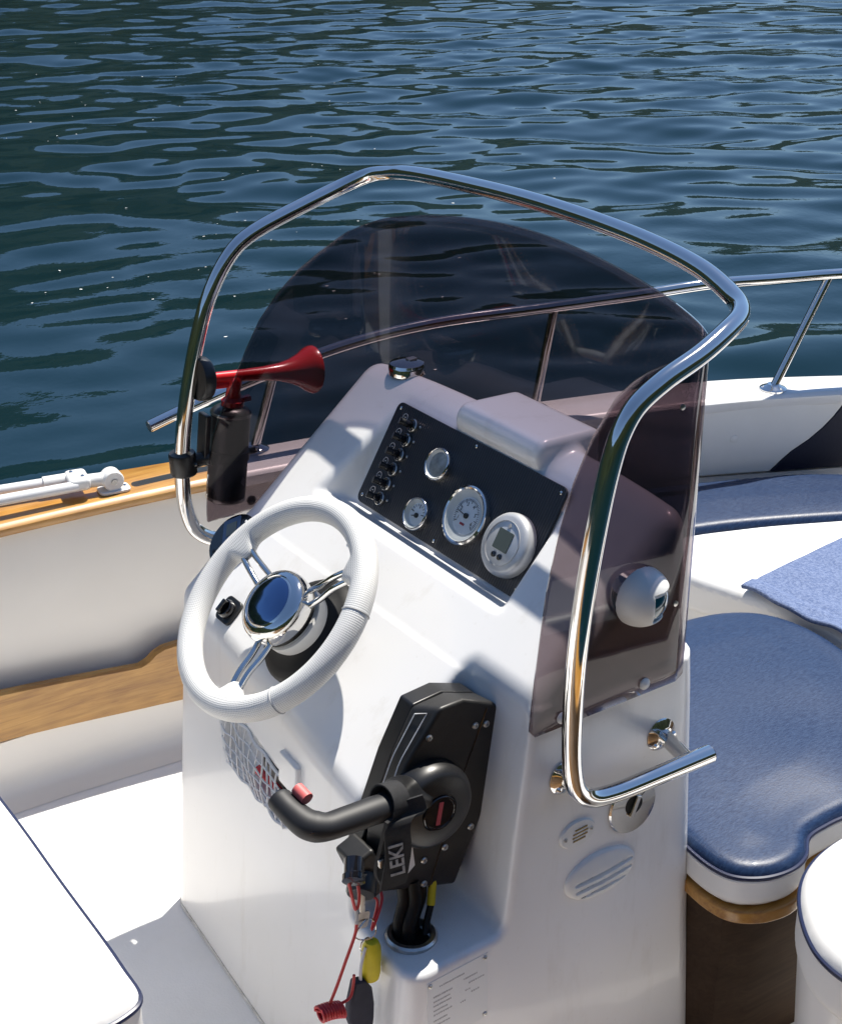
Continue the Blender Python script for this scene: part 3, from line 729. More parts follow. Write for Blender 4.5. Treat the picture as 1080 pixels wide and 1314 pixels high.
rr=np.interp(np.linspace(0,1,len(gp)),[0,.12,.4,.5,.6,.8,.97,1],[.0185,.0190,.0182,.0205,.0200,.0176,.0170,.013])
grip=mk('lever_grip',tube(gp,rr,20,sq=(1,.9)),mat('matte_black_grip',(.010,.010,.011),.55),thr,label='black elbow shaped lever grip')
mk('trim_button',lathe([(.0125,-.004),(.0125,.0015),(.0108,.0026),(.0104,.0008),(0,.0014)],V(-.317,-.372,.668),(-.35,-.80,-.42),24),blkgloss,grip)
mk('red_button',tube([V(-.3065,-.338,.697),V(-.309,-.318,.702)],[.0085,.0085],12),mat('faded_red',(.62,.13,.12),.5),grip,label='faded red lock button on the grip')
# lanyard strap round the lever neck
strap=thing('wrist_strap','black webbing strap with grey lettering wrapped round the lever neck','strap',(-.205,-.36,.54))
bandc=V(-.206,-.365,.668)
bp=[bandc+V(.022*math.cos(t)*.25,.0215*math.cos(t)*-1*1.0,.0225*math.sin(t)) for t in np.linspace(0,2*math.pi,24,endpoint=False)]
def ribbon(pts,wdir,w,th=.0022):
    secs=[]
    for p_,wd in zip(pts,wdir):
        secs.append((p_,unit(wd)))
    vs=[];fs=[]; P=np.array(pts); T=np.gradient(P,axis=0)
    for i,(p_,wd) in enumerate(secs):
        nn=unit(np.cross(T[i],wd)); 
        for a,b_ in ((-1,-1),(1,-1),(1,1),(-1,1)): vs.append(p_+wd*w/2*a+nn*th/2*b_)
    for i in range(len(P)-1):
        for k in range(4): fs.append((i*4+k,i*4+(k+1)%4,(i+1)*4+(k+1)%4,(i+1)*4+k))
    fs+= [(3,2,1,0),tuple((len(P)-1)*4+k for k in range(4))]
    return np.array(vs),fs
neckax=unit((-.9,-.1,.2))
loopp=[bandc+.0235*(math.cos(t)*unit(np.cross(neckax,(0,0,1)))+math.sin(t)*unit(np.cross(np.cross(neckax,(0,0,1)),neckax))) for t in np.linspace(0,2*math.pi,25)]
mk('strap_loop',ribbon(loopp,[neckax]*25,.026),grime(mat('black_webbing',rough=.85),(.008,.008,.009),(.016,.016,.017),120),strap)
tail=spline([bandc+V(.016,-.020,.010),bandc+V(.018,-.026,-.010),V(-.212,-.394,.655),V(-.214,-.396,.615),V(-.218,-.394,.580),V(-.220,-.392,.562)],5)
wd=[unit((1,-.25,.10))]*len(tail)
mk('strap_tail',ribbon(tail,wd,.034,.0035),MATS['black_webbing'],strap)
mk('lettering',text_geo('LEKI',.0265,V(-.2165,-.3978,.606),unit((-.08,0.0,1)),unit((-1,.25,-.08)),.0006,.0003,.0005),grime(mat('worn_grey_print',rough=.7),(.16,.16,.16),(.36,.36,.36),90),strap)
mk('strap_fold',ribbon(spline([bandc+V(-.01,-.022,-.005),V(-.222,-.382,.625),V(-.226,-.376,.585),V(-.214,-.372,.556)],5),[unit((1,.35,.1))]*16,.026,.005),MATS['black_webbing'],strap)
mk('buckle',prism(rrect(.018,.013,.003),V(-.228,-.386,.600),XU,ZV,-.003,.003),brushed,strap,bev=.001)
# ignition lock body under the lever and safety clip
mk('key_lock',lathe([(.020,0),(.020,.022),(.018,.026),(.0,.026)],V(-.206,-.300,.512),(-.55,-.65,-.45),24),blk,thr)
mk('lock_housing',box(V(-.196,-.285,.515),(.035,.05,.075),((.93,0,.37),(0,1,0),(-.37,0,.93))),gunm,thr,bev=.006)
mk('stop_switch',lathe([(.013,0),(.013,.02),(.015,.022),(.015,.03),(0,.031)],V(-.232,-.322,.565),(-.5,-.7,-.5),20),blkgloss,thr)

# cables down into the ledge
cab=thing('control_cables','thick black control cables dropping from control box into a ledge hole','cable',(-.142,-.318,.395))
led=lambda x: .395+.03*(x+.1)
mk('deck_ring',lathe([(.036,-.001),(.036,.004),(.033,.007),(.027,.007),(.025,.004),(.025,.0005)],V(-.142,-.318,led(-.142)),(0.03,0,1),36),brushed,cab,label='scuffed steel ring round the cable hole')
mk('hole_liner',lathe([(.0255,.0012),(0,.0012)],V(-.142,-.318,led(-.142)),(0.03,0,1),28),rubber,cab)
for k,(a,b_,r_) in enumerate((((-.128,-.300,.47),(-.146,-.318,.39),.0095),((-.112,-.292,.47),(-.130,-.306,.39),.009),((-.142,-.292,.475),(-.152,-.306,.39),.0085))):
    a=V(*a);b_=V(*b_); mk('cable',tube(spline([a,a*.6+b_*.4+V(.006,.0,0),a*.25+b_*.75+V(-.002,0,0),b_],5),r_,12),rubber,cab)
a=V(-.092,-.298,.462); b_=V(-.124,-.324,.39)
mk('yellow_taped_cable',tube([a,a*.5+b_*.5+V(.003,0,0)],.0058,10),yellow,cab); mk('cable',tube([a*.5+b_*.5+V(.003,0,0),a*.25+b_*.75,b_],.0050,10),rubber,cab)

# keys and floats
ky=thing('key_ring','boat keys on a split ring with yellow float and dark fob','keys',(-.19,-.31,.41))
K=V(-.189,-.315,.47)
def un_(x,z,y=-.305): return V(x-.030,y,z+.034)
mk('key',join(prism(rrect(.022,.026,.006),un_(-.190,.425,-.318),unit((1,0,-.2)),unit((.2,0,1)),-.0012,.0012),box(un_(-.189,.452,-.318),(.008,.0022,.034))),brushed,ky,bev=.0005,seg=1)
rp=[un_(-.186+.016*math.cos(t),.408+.016*math.sin(t),-.320+.003*math.sin(2*t)) for t in np.linspace(0,2*math.pi,30,endpoint=False)]
mk('split_ring',tube(rp,.0011,6,closed=True),steel,ky)
rp=[un_(-.186+.010*math.cos(t),.384+.012*math.sin(t),-.322) for t in np.linspace(0,2*math.pi,24,endpoint=False)]
mk('small_ring',tube(rp,.0010,6,closed=True),steel,ky)
mk('float',lathe([(.004,.052),(.009,.050),(.0125,.042),(.0135,.030),(.0135,.0),(.012,-.009),(.008,-.013),(0,-.014)],un_(-.181,.337,-.322),(.06,0,1),24),yellow,ky,label='yellow capsule shaped key float')
mk('fob_cord',tube(spline([un_(-.189,.383,-.324),un_(-.198,.362,-.327),un_(-.2005,.345,-.328),un_(-.200,.330,-.328)],6),.0022,8),whiteink,ky)
fob=[(-.010,.322),(.006,.318),(.017,.300),(.020,.272),(.019,.248),(.016,.222),(.010,.205),(-.004,.203),(-.010,.222),(-.016,.245),(-.021,.262),(-.019,.285)]
mk('float_fob',prism([(a-.231,b_+.052) for a,b_ in fob],(0,-.322,0),XU,ZV,-.004,.011),navyf,ky,bev=.004,label='dark navy foam key fob')
rp=[un_(-.171,.446,-.300),un_(-.160,.438,-.308),un_(-.170,.415,-.316),un_(-.176,.403,-.319),un_(-.165,.420,-.317),un_(-.152,.437,-.308),un_(-.150,.447,-.300)]
mk('red_loop',tube(spline(rp,6),.0021,8),redcord,ky)
# kill cord
kc=thing('kill_cord','red coiled safety cord hanging from the stop switch','cord',(-.25,-.32,.295))
_V=V
def V(x,y,z): return _V(x-.036,y,z+.037) if z>.45 else _V(x-.036-.02*(.45-z),y,z+.037+.16*(.45-z))
top=V(-.214,-.335,.512)
mk('cord_loop',tube(spline([top,V(-.211,-.338,.487),V(-.205,-.338,.462),V(-.201,-.338,.470),V(-.199,-.335,.492),V(-.203,-.333,.508)],6),.0022,8),redcord,kc)
mk('crimp_sleeve',tube([V(-.2045,-.338,.463),V(-.2045,-.338,.438)],.0027,8),inkg,kc)
mk('cord',tube(spline([V(-.2045,-.338,.438),V(-.2065,-.338,.42),V(-.222,-.338,.372),V(-.236,-.338,.33),V(-.247,-.338,.302)],6),.0022,8),redcord,kc)
hp=[V(-.262+.036*t,-.338+.0,.294-.012*t+.003*math.sin(t*3))+_V(0,.0105*math.cos(t*2*math.pi*9),.0105*math.sin(t*2*math.pi*9)) for t in np.linspace(0,1,160)]
hp=[V(-.247,-.338,.302)]+[V(-.256,-.342,.298)]+hp
mk('cord_coil',tube(hp,.0021,7),redcord,kc,label='tight red coil at the cord end')
mk('cord_tail',tube(spline([hp[-1],V(-.212,-.333,.292),V(-.206,-.331,.305),V(-.203,-.330,.330)],5),.0021,7),redcord,kc)
V=_V
# ------------------------------------------------------------------ things on the starboard face
SY=lambda z:-(.399-.026*z)        # face position at height z
SFN=unit((0,-1,.026))
SFV=unit((0,.026,1))
# oval louvre vent
c=V(.128,SY(.428)-.0002,.428)
vt=thing('oval_vent','large oval white louvre vent low on the console side','vent',tuple(c))
AX=unit((1,0,0.05)); 
def vsd(x,y,z):
    u_=(x-c[0])*AX[0]+(z-c[2])*AX[2]; w_=(x-c[0])*SFV[0]+(y-c[1])*SFV[1]+(z-c[2])*SFV[2]; n_=(x-c[0])*SFN[0]+(y-c[1])*SFN[1]+(z-c[2])*SFN[2]
    e=np.sqrt((u_/.064)**2+(w_/.037)**2); d=rmax((e-1)*.037,n_-.012+.006*e**2,.004)
    for dz in (.0035,-.0095,-.0225):
        wd=w_-dz-.06*u_; lw_=np.abs(u_-.004)-.053*np.sqrt(np.clip(1-((dz-.0)/.037)**2,.1,1))
        g_=np.maximum(np.maximum(np.abs(wd)-.0036,lw_),.0045+.55*(wd+.0036)-n_); d=np.maximum(d,-g_)
    return np.maximum(d,-n_-.002)
vv,vf=surf_net(vsd,tuple(c-np.array([.075,.02,.048])),tuple(c+np.array([.075,.012,.048])),.0012); mk('vent_body',(vv,vf.tolist()),wplast,vt,sharp=40)
for dz in (.0035,-.0095,-.0225): mk('slot_or_shade_strip',box(c+AX*.004+SFV*(dz+.0003)+SFN*.0040,(.098*math.sqrt(1-(dz/.037)**2),.0050,.0022),(unit(AX+.06*SFV),SFV,SFN)),grime(mat('vent_shade',rough=.8),(.07,.07,.06),(.12,.12,.10),60),vt)  # dark strips stand in for shadow inside the louvre grooves
c=V(.084,SY(.512)-.0002,.512)
sv=thing('small_drain_vent','small oval white drain vent with brass slots and two screws','vent',tuple(c))
mk('vent_body',lathe([(1.0,-.002),(1.0,.002),(.93,.005),(0,.0062)],c,SFN,40,sx=.0315,sy=.0215),wplast,sv)
for k in range(4): mk('slot_or_shade_strip',box(c+AX*(.004-.001*k)+SFV*(.0082-.0055*k)+SFN*.0060,(.026 if k in(1,2) else .021,.0018,.0014),(AX,SFV,SFN)),orange_bulb,sv)
for q in (-.0225,.0225): screw(sv,c+AX*q+SFN*.0045,SFN,.0034,brushed)
# steel filler cap
c=V(.183,SY(.517)-.0002,.517)
fc=thing('filler_cap','round stainless filler cap with keyway below the grab rail','cap',tuple(c))
mk('cap_plate',lathe([(.0425,-.002),(.0425,.003),(.0405,.0055),(.0285,.0062),(0,.0060)],c,SFN,48),steel,fc,sharp=25)
mk('keyway',lathe([(.016,.0058),(.0155,.0066),(0,.0066)],c+SFV*.004,SFN,28),rubber,fc)
mk('key_bar',box(c+SFV*.003+SFN*.0085,(.0085,.034,.005),(unit(AX-.45*SFV),unit(SFV+.45*AX),SFN)),steel,fc,bev=.0015)
mk('hinge_cover',prism([(.010,.012),(.020,.020),(.016,.030),(.0,.036),(.022,.032),(.034,.018),(.036,.004),(.022,.006)],c,AX,SFV,.0062,.0085),steel,fc)
# rating plate
c=V(-.117,SY(.325)-.0002,.325)
rp_=thing('rating_plate','small white printed rating plate screwed below the ledge','plate',tuple(c))
mk('plate',prism(rrect(.100,.108,.001),c,AX,SFV,0,.0016),platem,rp_)
gs=[]; rr_=random.Random(3)
for (u0,v0,L) in ((-.030,.040,.040),(-.040,.026,.030),(-.040,.018,.026),(-.040,.011,.028),(-.040,.003,.022),(-.040,-.004,.030),(-.040,-.014,.022),(-.040,-.022,.024),(.010,.030,.022),(.018,.020,.024),(.012,.010,.008),(.022,.003,.012),(.004,-.006,.008),(-.040,-.032,.020)):
    x=u0
    while x<u0+L:
        w=rr_.uniform(.0012,.0028); gs.append(box(c+AX*(x+w/2)+SFV*(v0+rr_.uniform(-.0002,.0002))+SFN*.0018,(w,rr_.uniform(.0016,.0024),.0003),(AX,SFV,SFN))); x+=w+rr_.uniform(.0006,.0014)
mk('printed_lines',join(*gs),inkg,rp_)
for u in (-.045,.045):
    for v in (-.048,.048): screw(rp_,c+AX*u+SFV*v+SFN*.0014,SFN,.0034,brushed)

# ------------------------------------------------------------------ windscreen
stb=[(-.0125,.716),(-.0108,.745),(-.0055,.80),(.001,.86),(.0075,.91),(.022,.98),(.043,1.047),(.07,1.101),(.104,1.143),(.13,1.158),(.155,1.166),(.192,1.171),(.215,1.173)]
prt=[(.235,1.150),(.2158,1.1417),(.18,1.124),(.141,1.102),(.10,1.069),(.066,1.031),(.04,.988),(.019,.948),(-.008,.898),(-.03,.851),(-.040,.80),(-.046,.75),(-.048,.722)]
cols=[]
SYG,PYG=-.397,.412
for x,zt in stb: cols.append((x,SYG,.706+.03*max(0,1-(x+.0125)/.006)*.3,zt))
front=spline([(.235,SYG,1.174),(.262,-.384,1.178),(.282,-.355,1.184),(.302,-.28,1.196),(.320,-.15,1.208),(.327,0,1.216),(.325,.12,1.213),(.318,.24,1.200),(.305,.33,1.184),(.285,.385,1.170),(.262,.407,1.158)],6)
for p_ in front: cols.append((p_[0],p_[1],.706,p_[2]))
for x,zt in prt: cols.append((x,PYG,.706,zt))
rows=26; vs=[];fs=[]
for x,y,zb,zt in cols:
    for k in range(rows): t=k/(rows-1); vs.append((x,y,zb+(zt-zb)*t))
for i in range(len(cols)-1):
    for k in range(rows-1): q=i*rows+k; fs.append((q,q+1,q+rows+1,q+rows))
ws=thing('windscreen','smoked purple acrylic windscreen wrapped round the console top','windscreen',(.15,0,.706))
wg=mk('screen_panel',(np.array(vs),fs),smoke,ws,sharp=60)
md=wg.modifiers.new('solid','SOLIDIFY'); md.thickness=.005; md.offset=0
for x,z in ((.178,.723),(.037,.721)):
    mk('screw_cover',lathe([(.0085,0),(.0085,.002),(.006,.0045),(0,.0055)],V(x,SYG-.0035,z),(0,-1,0),18),wplast,ws)
    mk('screw_cover',lathe([(.0085,0),(.0085,.002),(.006,.0045),(0,.0055)],V(x,PYG+.0035,z),(0,1,0),18),wplast,ws)
for x,z,y in ((.224,.83,SYG),(.21,1.11,SYG)): mk('screw',lathe([(.004,0),(.004,.002),(0,.003)],V(x,y-.003,z),(0,-1,0),12),brushed,ws)

# side navigation light
c=V(.158,SY(.86)-.004,.860)
nl=thing('navigation_light','white dome side light with blue green lens outside the smoked screen','lamp',(.158,-.404,.83))
c=V(.158,-.4005,.862)
hs=lathe([(.040,.0),(.0405,.006),(.039,.016),(.034,.026),(.025,.034),(.012,.039),(0,.040)],c,(0,-1,0),40)
def nsd(x,y,z):
    X_=(x-c[0])/1.0; Y_=(y-c[1]); Z_=(z-c[2])/1.0
    d=np.sqrt(X_**2+(Y_*.95)**2+Z_**2)-.0405
    d=np.maximum(d,Y_)
    cut=np.maximum(np.maximum(.0125-(.86*X_-.51*Y_),Y_+.004),np.abs(Z_+.004)-.021)
    return np.maximum(d,-cut)
nv,nf=surf_net(nsd,tuple(c-.05),tuple(c+.05),.0016); mk('housing',(nv,nf.tolist()),wplast,nl,sharp=40)
mk('lens',lathe([(.0372*math.cos(t),.0372*math.sin(t)) for t in np.linspace(-.62,.36,9)],c+V(0,.0,-.002),(0,0,1),40,caps=False),lensg,nl,label='blue green lens')
mk('white_lens_top',lathe([(.0374*math.cos(t),.0374*math.sin(t)) for t in np.linspace(.36,.75,6)],c+V(0,.0,-.002),(0,0,1),36),whiteink,nl)

# ------------------------------------------------------------------ grab rail
gr=thing('grab_rail','polished stainless grab rail hoop arching over the windscreen','rail',(.13,0,.62))
pts=[(.240,-.47,.6265),(.14,-.47,.6285),(.062,-.47,.632),(.030,-.47,.640),(.008,-.47,.660),(-.002,-.47,.695),(-.006,-.47,.7963),(.0,-.47,.9026),(.017,-.47,1.0215),(.033,-.47,1.098),(.046,-.47,1.135),(.066,-.47,1.163),(.106,-.47,1.186),(.166,-.466,1.205),(.218,-.455,1.221),(.256,-.438,1.228),(.281,-.412,1.232),(.293,-.378,1.240),(.300,-.3257,1.2525),(.306,-.2075,1.2645),(.312,-.0114,1.267),(.314,.174,1.260),(.312,.345,1.248),(.309,.405,1.238),(.298,.445,1.228),(.270,.465,1.214),(.2035,.47,1.1934),(.1005,.47,1.161),(.066,.47,1.143),(.0416,.47,1.1193),(.018,.47,1.085),(-.0023,.47,1.0431),(-.0328,.47,.9436),(-.0543,.47,.8398),(-.0611,.47,.7435),(-.056,.47,.700),(-.044,.47,.669),(-.018,.47,.6455),(.02,.47,.633),(.08,.47,.629),(.19,.47,.627)]
mk('rail_tube',tube(spline(pts,7),.0128,24),steel,gr,sharp=60)
mk('end_plug',lathe([(.0120,0),(.0120,.0015),(0,.0018)],V(.2399,-.47,.6265),(1,0,0),20),blk,gr)
for x,y,z,x2 in ((.232,-1,.616,.205),(.060,-1,.612,.048),(.19,1,.62,.17),(.03,1,.62,.02)):
    fy=-(.399-.026*z)*(-1)*y if False else y*(.399-.026*z)
    nrm=V(0,y,0)
    mk('flange',lathe([(.026,-.001),(.026,.003),(.022,.006),(.014,.009),(.0125,.010)],V(x,fy,z),nrm,32),steel,gr)
    mk('stub_tube',tube([V(x,fy+y*.004,z),V(x2*.5+x*.5,y*.435,z+.004),V(x2,y*.466,.628)],.0110,18),steel,gr)
    for a in (R(225),R(345)): mk('bolt_head',lathe([(.0055,0),(.0055,.003),(.003,.006),(0,.0065)],V(x+.0185*math.cos(a),fy+y*.0045,z+.0185*math.sin(a)),nrm,14),steel,gr)

# ------------------------------------------------------------------ air horn on the port leg
ah=thing('air_horn','red trumpet air horn on a black gas can clamped to the rail','horn',(.02,.462,.714))
ca,cb=V(.012,.462,.712),V(.033,.462,.876); cd=unit(cb-ca); L=np.linalg.norm(cb-ca)
mk('gas_can',lathe([(.028,0),(.0325,.004),(.033,.010),(.033,L-.020),(.0335,L-.016),(.0335,L-.010),(.030,L-.004),(.024,L),(.012,L+.002),(0,L+.002)],ca,cd,36),grime(mat('black_can',rough=.35),(.010,.010,.011),(.035,.035,.036),14),ah)
mk('can_seam',lathe([(.0345,L-.013),(.0348,L-.0105),(.0340,L-.008),(.0332,L-.010)],ca,cd,36),brushed,ah)
mk('can_seam',lathe([(.0300,.001),(.0332,.003),(.0336,.006),(.0330,.009)],ca,cd,36),brushed,ah)
mk('can_emblem',prism([(0,.008),(.007,0),(0,-.008),(-.007,0)],ca+cd*.040+V(.014,-.0307,0),unit((.9,.42,0)),(0,0,1),.0,.0016),inkg,ah)
hd=cb+V(.002,0,0)
mk('valve_head',join(lathe([(.019,0),(.019,.010),(.013,.016),(.0115,.030),(.013,.034),(.013,.046),(.010,.052),(0,.053)],hd,cd,24),box(hd+V(.020,-.004,.010),(.022,.010,.008))),red,ah)
ta,tb=V(-.004,.462,.933),V(.191,.462,.9085); td=unit(tb-ta); L=np.linalg.norm(tb-ta)
mk('trumpet',lathe([(.0085,0),(.009,.02),(.0100,.06),(.0118,.10),(.0150,.130),(.0205,.152),(.028,.170),(.0365,.183),(.0405,L-.004),(.0405,L-.001),(.0385,L-.002),(.030,L-.015),(.016,L-.05),(.006,L-.09),(0,L-.09)],ta,td,36),red,ah)
mk('tube_joint',tube([ta+td*-.004+V(0,0,-.014),ta+td*.045+V(0,0,-.012)],.0065,12),red,ah)
mk('diaphragm_cover',lathe([(.034,-.012),(.036,-.008),(.036,.004),(.033,.008),(.010,.010),(0,.010)],ta-td*.012,td,36),blk,ah)
mk('nozzle',tube([ta-td*.006,ta+td*.012],.0062,12),brushed,ah); mk('nozzle',tube([ta-td*.006+V(0,0,-.014),ta+td*.004+V(0,0,-.014)],.0055,12),brushed,ah)
cl=V(-.0575,.47,.793)
mk('rail_clamp',lathe([(.0135,-.019),(.021,-.019),(.0225,-.016),(.0225,.016),(.021,.019),(.0135,.019)],cl,(-.05,0,1),28),blk,ah,label='black clamp round the rail')
mk('bracket_arm',tube([cl+V(.015,-.004,0),cl+V(.032,-.006,.002),V(-.012,.456,.797)],[.013,.012,.014],14),blk,ah)
mk('strap_band',lathe([(.0335,-.009),(.0352,-.008),(.0352,.008),(.0335,.009)],ca+cd*.083,cd,36),blk,ah)
mk('band_knob',tube([ca+cd*.083+V(.030,-.012,0),ca+cd*.083+V(.043,-.018,.002)],.0055,10),blk,ah)
mk('holder_spine',box(V(-.019,.466,.83),(.010,.030,.085),((.99,0,-.12),(0,1,0),(.12,0,.99))),blk,ah,bev=.003)
mk('clamp_bolt',lathe([(.004,0),(.004,.004),(0,.005)],cl+V(.014,-.017,0),(.5,-.86,0),12),steel,ah)

# ------------------------------------------------------------------ bow rail
br=thing('bow_rail','stainless bow rail on raked posts along the port gunwale','rail',(.9,.83,.56))
rp_=[(.100,.945,.665),(.20,.945,.688),(.365,.935,.724),(.56,.915,.758),(.74,.885,.774),(.99,.805,.785),(1.16,.725,.802),(1.32,.655,.818),(1.48,.615,.812),(1.62,.585,.806),(1.80,.50,.806),(2.05,.33,.808),(2.22,.15,.81),(2.26,0,.81)]
mk('top_tube',tube(spline(rp_,7),.0125,20),steel,br,sharp=60)
mk('end_plug',lathe([(.0118,0),(.0118,.001),(0,.0015)],V(.0997,.945,.665),(-1,0,-.2),18),brushed,br)
for a,b_ in (((.330,.945,.562),(.378,.935,.722)),((.952,.80,.562),(1.0,.802,.781)),((1.475,.588,.562),(1.620,.585,.802)),((1.93,.33,.562),(1.98,.385,.805))):
    a=V(*a);b_=V(*b_)
    po=mk('rail_post',tube([a,b_],.0100,18),steel,br)
    mk('post_base',lathe([(.031,-.001),(.031,.003),(.027,.006),(.017,.010),(.0135,.013)],a-V(0,0,.001),(0,0,1),30),steel,po)
    for q in (R(30),R(150),R(270)): mk('bolt_head',lathe([(.004,0),(.004,.0025),(0,.0045)],a+V(.023*math.cos(q),.023*math.sin(q),.004),(0,0,1),12),steel,po)

# ------------------------------------------------------------------ folded canopy frame on the teak
cfm=thing('canopy_frame','folded white canopy frame poles lying on the teak side','canopy frame',(-.10,.95,.562))
def pole(a,b_,r_,name='pole',m=alu): return mk(name,tube([V(*a),V(*b_)],r_,20),m,cfm)
pole((-1.1,1.16,.592),(-.085,.965,.588),.0105); pole((-1.1,1.00,.620),(-.070,.918,.590),.0105)
pole((-.118,.971,.588),(-.060,.960,.588),.0135,'sleeve',wplast)
mk('slider_joint',join(box(V(-.060,.940,.592),(.042,.062,.026),((1,-.2,0),(.2,1,0),(0,0,1)))),wplast,cfm,bev=.009,seg=4)
pole((-.060,.934,.590),(-.012,.925,.588),.0135,'sleeve',wplast)
mk('hinge_base',prism(rrect(.062,.040,.012),V(.004,.920,.5615),unit((1,-.12,0)),unit((.12,1,0)),0,.006),wplast,cfm,bev=.0015)
mk('hinge_eye',lathe([(.019,-.016),(.021,-.013),(.021,.013),(.019,.016),(.006,.016),(.006,-.016)],V(.002,.921,.586),(.1,1,0),26),wplast,cfm)
mk('hinge_pin',lathe([(.0055,-.018),(.0055,.018)],V(.002,.921,.586),(.1,1,0),14),brushed,cfm)
screw(cfm,V(.026,.918,.5672),(0,0,1),.004)
screw(cfm,V(-.055,.925,.605),(0,0,1),.004); screw(cfm,V(-.066,.955,.605),(0,0,1),.004)

# ------------------------------------------------------------------ cushions
def pillow(poly,z0,z1,r,h,crown=.0,wr=0,seed=1,droop=None,kx=9):
    P=np.asarray(poly); lo=(P[:,0].min()-.03,P[:,1].min()-.03,z0-.02); hi=(P[:,0].max()+.03,P[:,1].max()+.03,z1+crown+.03)
    def f(x,y,z):
        d2=polysd(x,y,poly); top=z1+crown*np.clip(-d2/.12,0,1)**.6
        if wr: top=top+wr*noise2(x,y,seed,kx,3)*np.clip(-d2/.05,0,1)
        return rmax(rmax(d2,z-top,r),z0-z,.014)
    return surf_net(f,lo,hi,h)
def split(g,test):
    v,f=g; f=np.asarray(f); cen=v[f].mean(1); m=test(cen); out=[]
    for mm in (m,~m):
        ff=f[mm]; u,inv=np.unique(ff,return_inverse=True); out.append((v[u],inv.reshape(ff.shape).tolist()))
    return out
def smoothpoly(pts,per=6): return spline([(a,b_,0) for a,b_ in pts],per,closed=True)[:,:2]
def cushion(name,label,poly,z0,z1,r,h,mtop,mside,piping=True,crown=.012,wr=0,seed=1,kx=9,pip2=False,group=None,zp=None):
    P=np.asarray(poly); cx,cy=P.mean(0); t=thing(name,label,'cushion',(cx,cy,z0),group)
    g=pillow(poly,z0,z1,r,h,crown,wr,seed,kx=kx); zs=z1-r*.75
    a,b_=split(g,lambda c_:c_[:,2]>zs)
    mk('top_cover',a,mtop,t,sharp=80); mk('side_band',b_,mside,t,sharp=80)
    if piping:
        cxy=P.copy(); ar=np.sum(P[:,0]*np.roll(P[:,1],-1)-np.roll(P[:,0],-1)*P[:,1])
        T=np.roll(P,-1,0)-np.roll(P,1,0); T/=np.linalg.norm(T,axis=1)[:,None]; Nn=np.stack([T[:,1],-T[:,0]],1)*(1 if ar>0 else -1)
        off=-r*.25*.3+.0008
        path=np.column_stack([P+Nn*off,np.full(len(P),zs)])
        mk('piping',tube(path,.0042,8,closed=True),navyp,t)
        if pip2: mk('white_piping',tube(path+np.array([0,0,-.006]),.0028,6,closed=True),whiteink,t)
    return t
# driver's seat behind the wheel
cushion('driver_seat_cushion','white seat cushion with navy piping behind the steering wheel',
    smoothpoly([(-.515,-.268),(-.545,-.284),(-.62,-.288),(-.80,-.288),(-.95,-.27),(-.98,-.22),(-.98,.10),(-.98,.42),(-.95,.46),(-.80,.47),(-.58,.47),(-.525,.45),(-.508,.40),(-.502,.20),(-.505,0),(-.508,-.20)]),.365,.452,.020,.011,whitev,whitev,crown=.010)
sb=thing('driver_seat_base','white moulded seat base under the driver seat cushion','seat base',(-.75,.09,0))  # plain base box of the driver seat, not a storage locker
mk('base_box',box(V(-.745,.09,.182),(.42,.68,.364)),gel,sb,bev=.03,seg=4)
# blue bow seat in front of console
blue=smoothpoly([(.302,-.432),(.312,-.470),(.345,-.497),(.392,-.507),(.432,-.497),(.470,-.468),(.52,-.462),(.60,-.462),(.74,-.40),(.86,-.29),(.925,-.15),(.935,-.02),(.905,.055),(.84,.10),(.70,.12),(.50,.12),(.385,.10),(.345,.02),(.335,-.15),(.315,-.32)])
cushion('bow_seat_cushion','worn blue bow seat cushion with white sides in front of console',blue,.335,.402,.018,.0085,bluev,whitev,crown=.012,wr=.005,seed=5,kx=10,pip2=True)
bs=thing('bow_seat_bench','bench with shade-coloured front carrying the blue bow seat cushion','bench',(.6,-.1,0))
bP=np.array(blue); bc=bP.mean(0)
mk('seat_board',prism([tuple(bc+(p_-bc)*1.012+np.array([0,-.004])) for p_ in bP],(0,0,0),XU,V(0,1,0),.312,.334),teak,bs,bev=.004)
mk('bench_shade_front',prism([(.315,-.38),(.345,-.43),(.40,-.45),(.56,-.455),(.74,-.40),(.84,-.26),(.88,-.05),(.84,.06),(.40,.06)],(0,0,0),XU,V(0,1,0),0,.312),shadebrown,bs)  # dark brown front stands in for the deep shade below the seat
# white sun pad over the bow
cushion('sun_pad','flat white bow sun pad with a blue towel on it',
    smoothpoly([(.955,.05),(.93,.14),(.90,.30),(.98,.385),(1.15,.345),(1.32,.27),(1.50,.18),(1.75,.05),(1.9,-.1),(1.75,-.2),(1.45,-.36),(1.15,-.46),(.95,-.40),(.90,-.31),(.955,-.17)]),.32,.398,.022,.0075,whitev,whitev,piping=False,crown=.004)
pb=thing('bow_platform','white moulded platform carrying the bow sun pad','platform',(1.35,0,0))
mk('platform',prism([(.94,.40),(1.25,.50),(1.6,.36),(1.95,.13),(2.0,0),(1.95,-.13),(1.6,-.36),(1.2,-.52),(.94,-.42)],(0,0,0),XU,V(0,1,0),0,.318),gel,pb,bev=.01)
# blue side cushion along port bulwark
cushion('port_side_cushion','narrow blue side cushion along the port bulwark beyond the sun pad',
    smoothpoly([(.62,.60),(.60,.50),(.70,.44),(.90,.46),(1.02,.425),(1.17,.375),(1.33,.300),(1.50,.215),(1.62,.16),(1.66,.22),(1.62,.36),(1.50,.475),(1.38,.535),(1.24,.59),(1.05,.655),(.80,.70),(.68,.69)]),.325,.388,.016,.0095,bluev,bluev,piping=False,crown=.006,wr=.003,seed=8,kx=14)
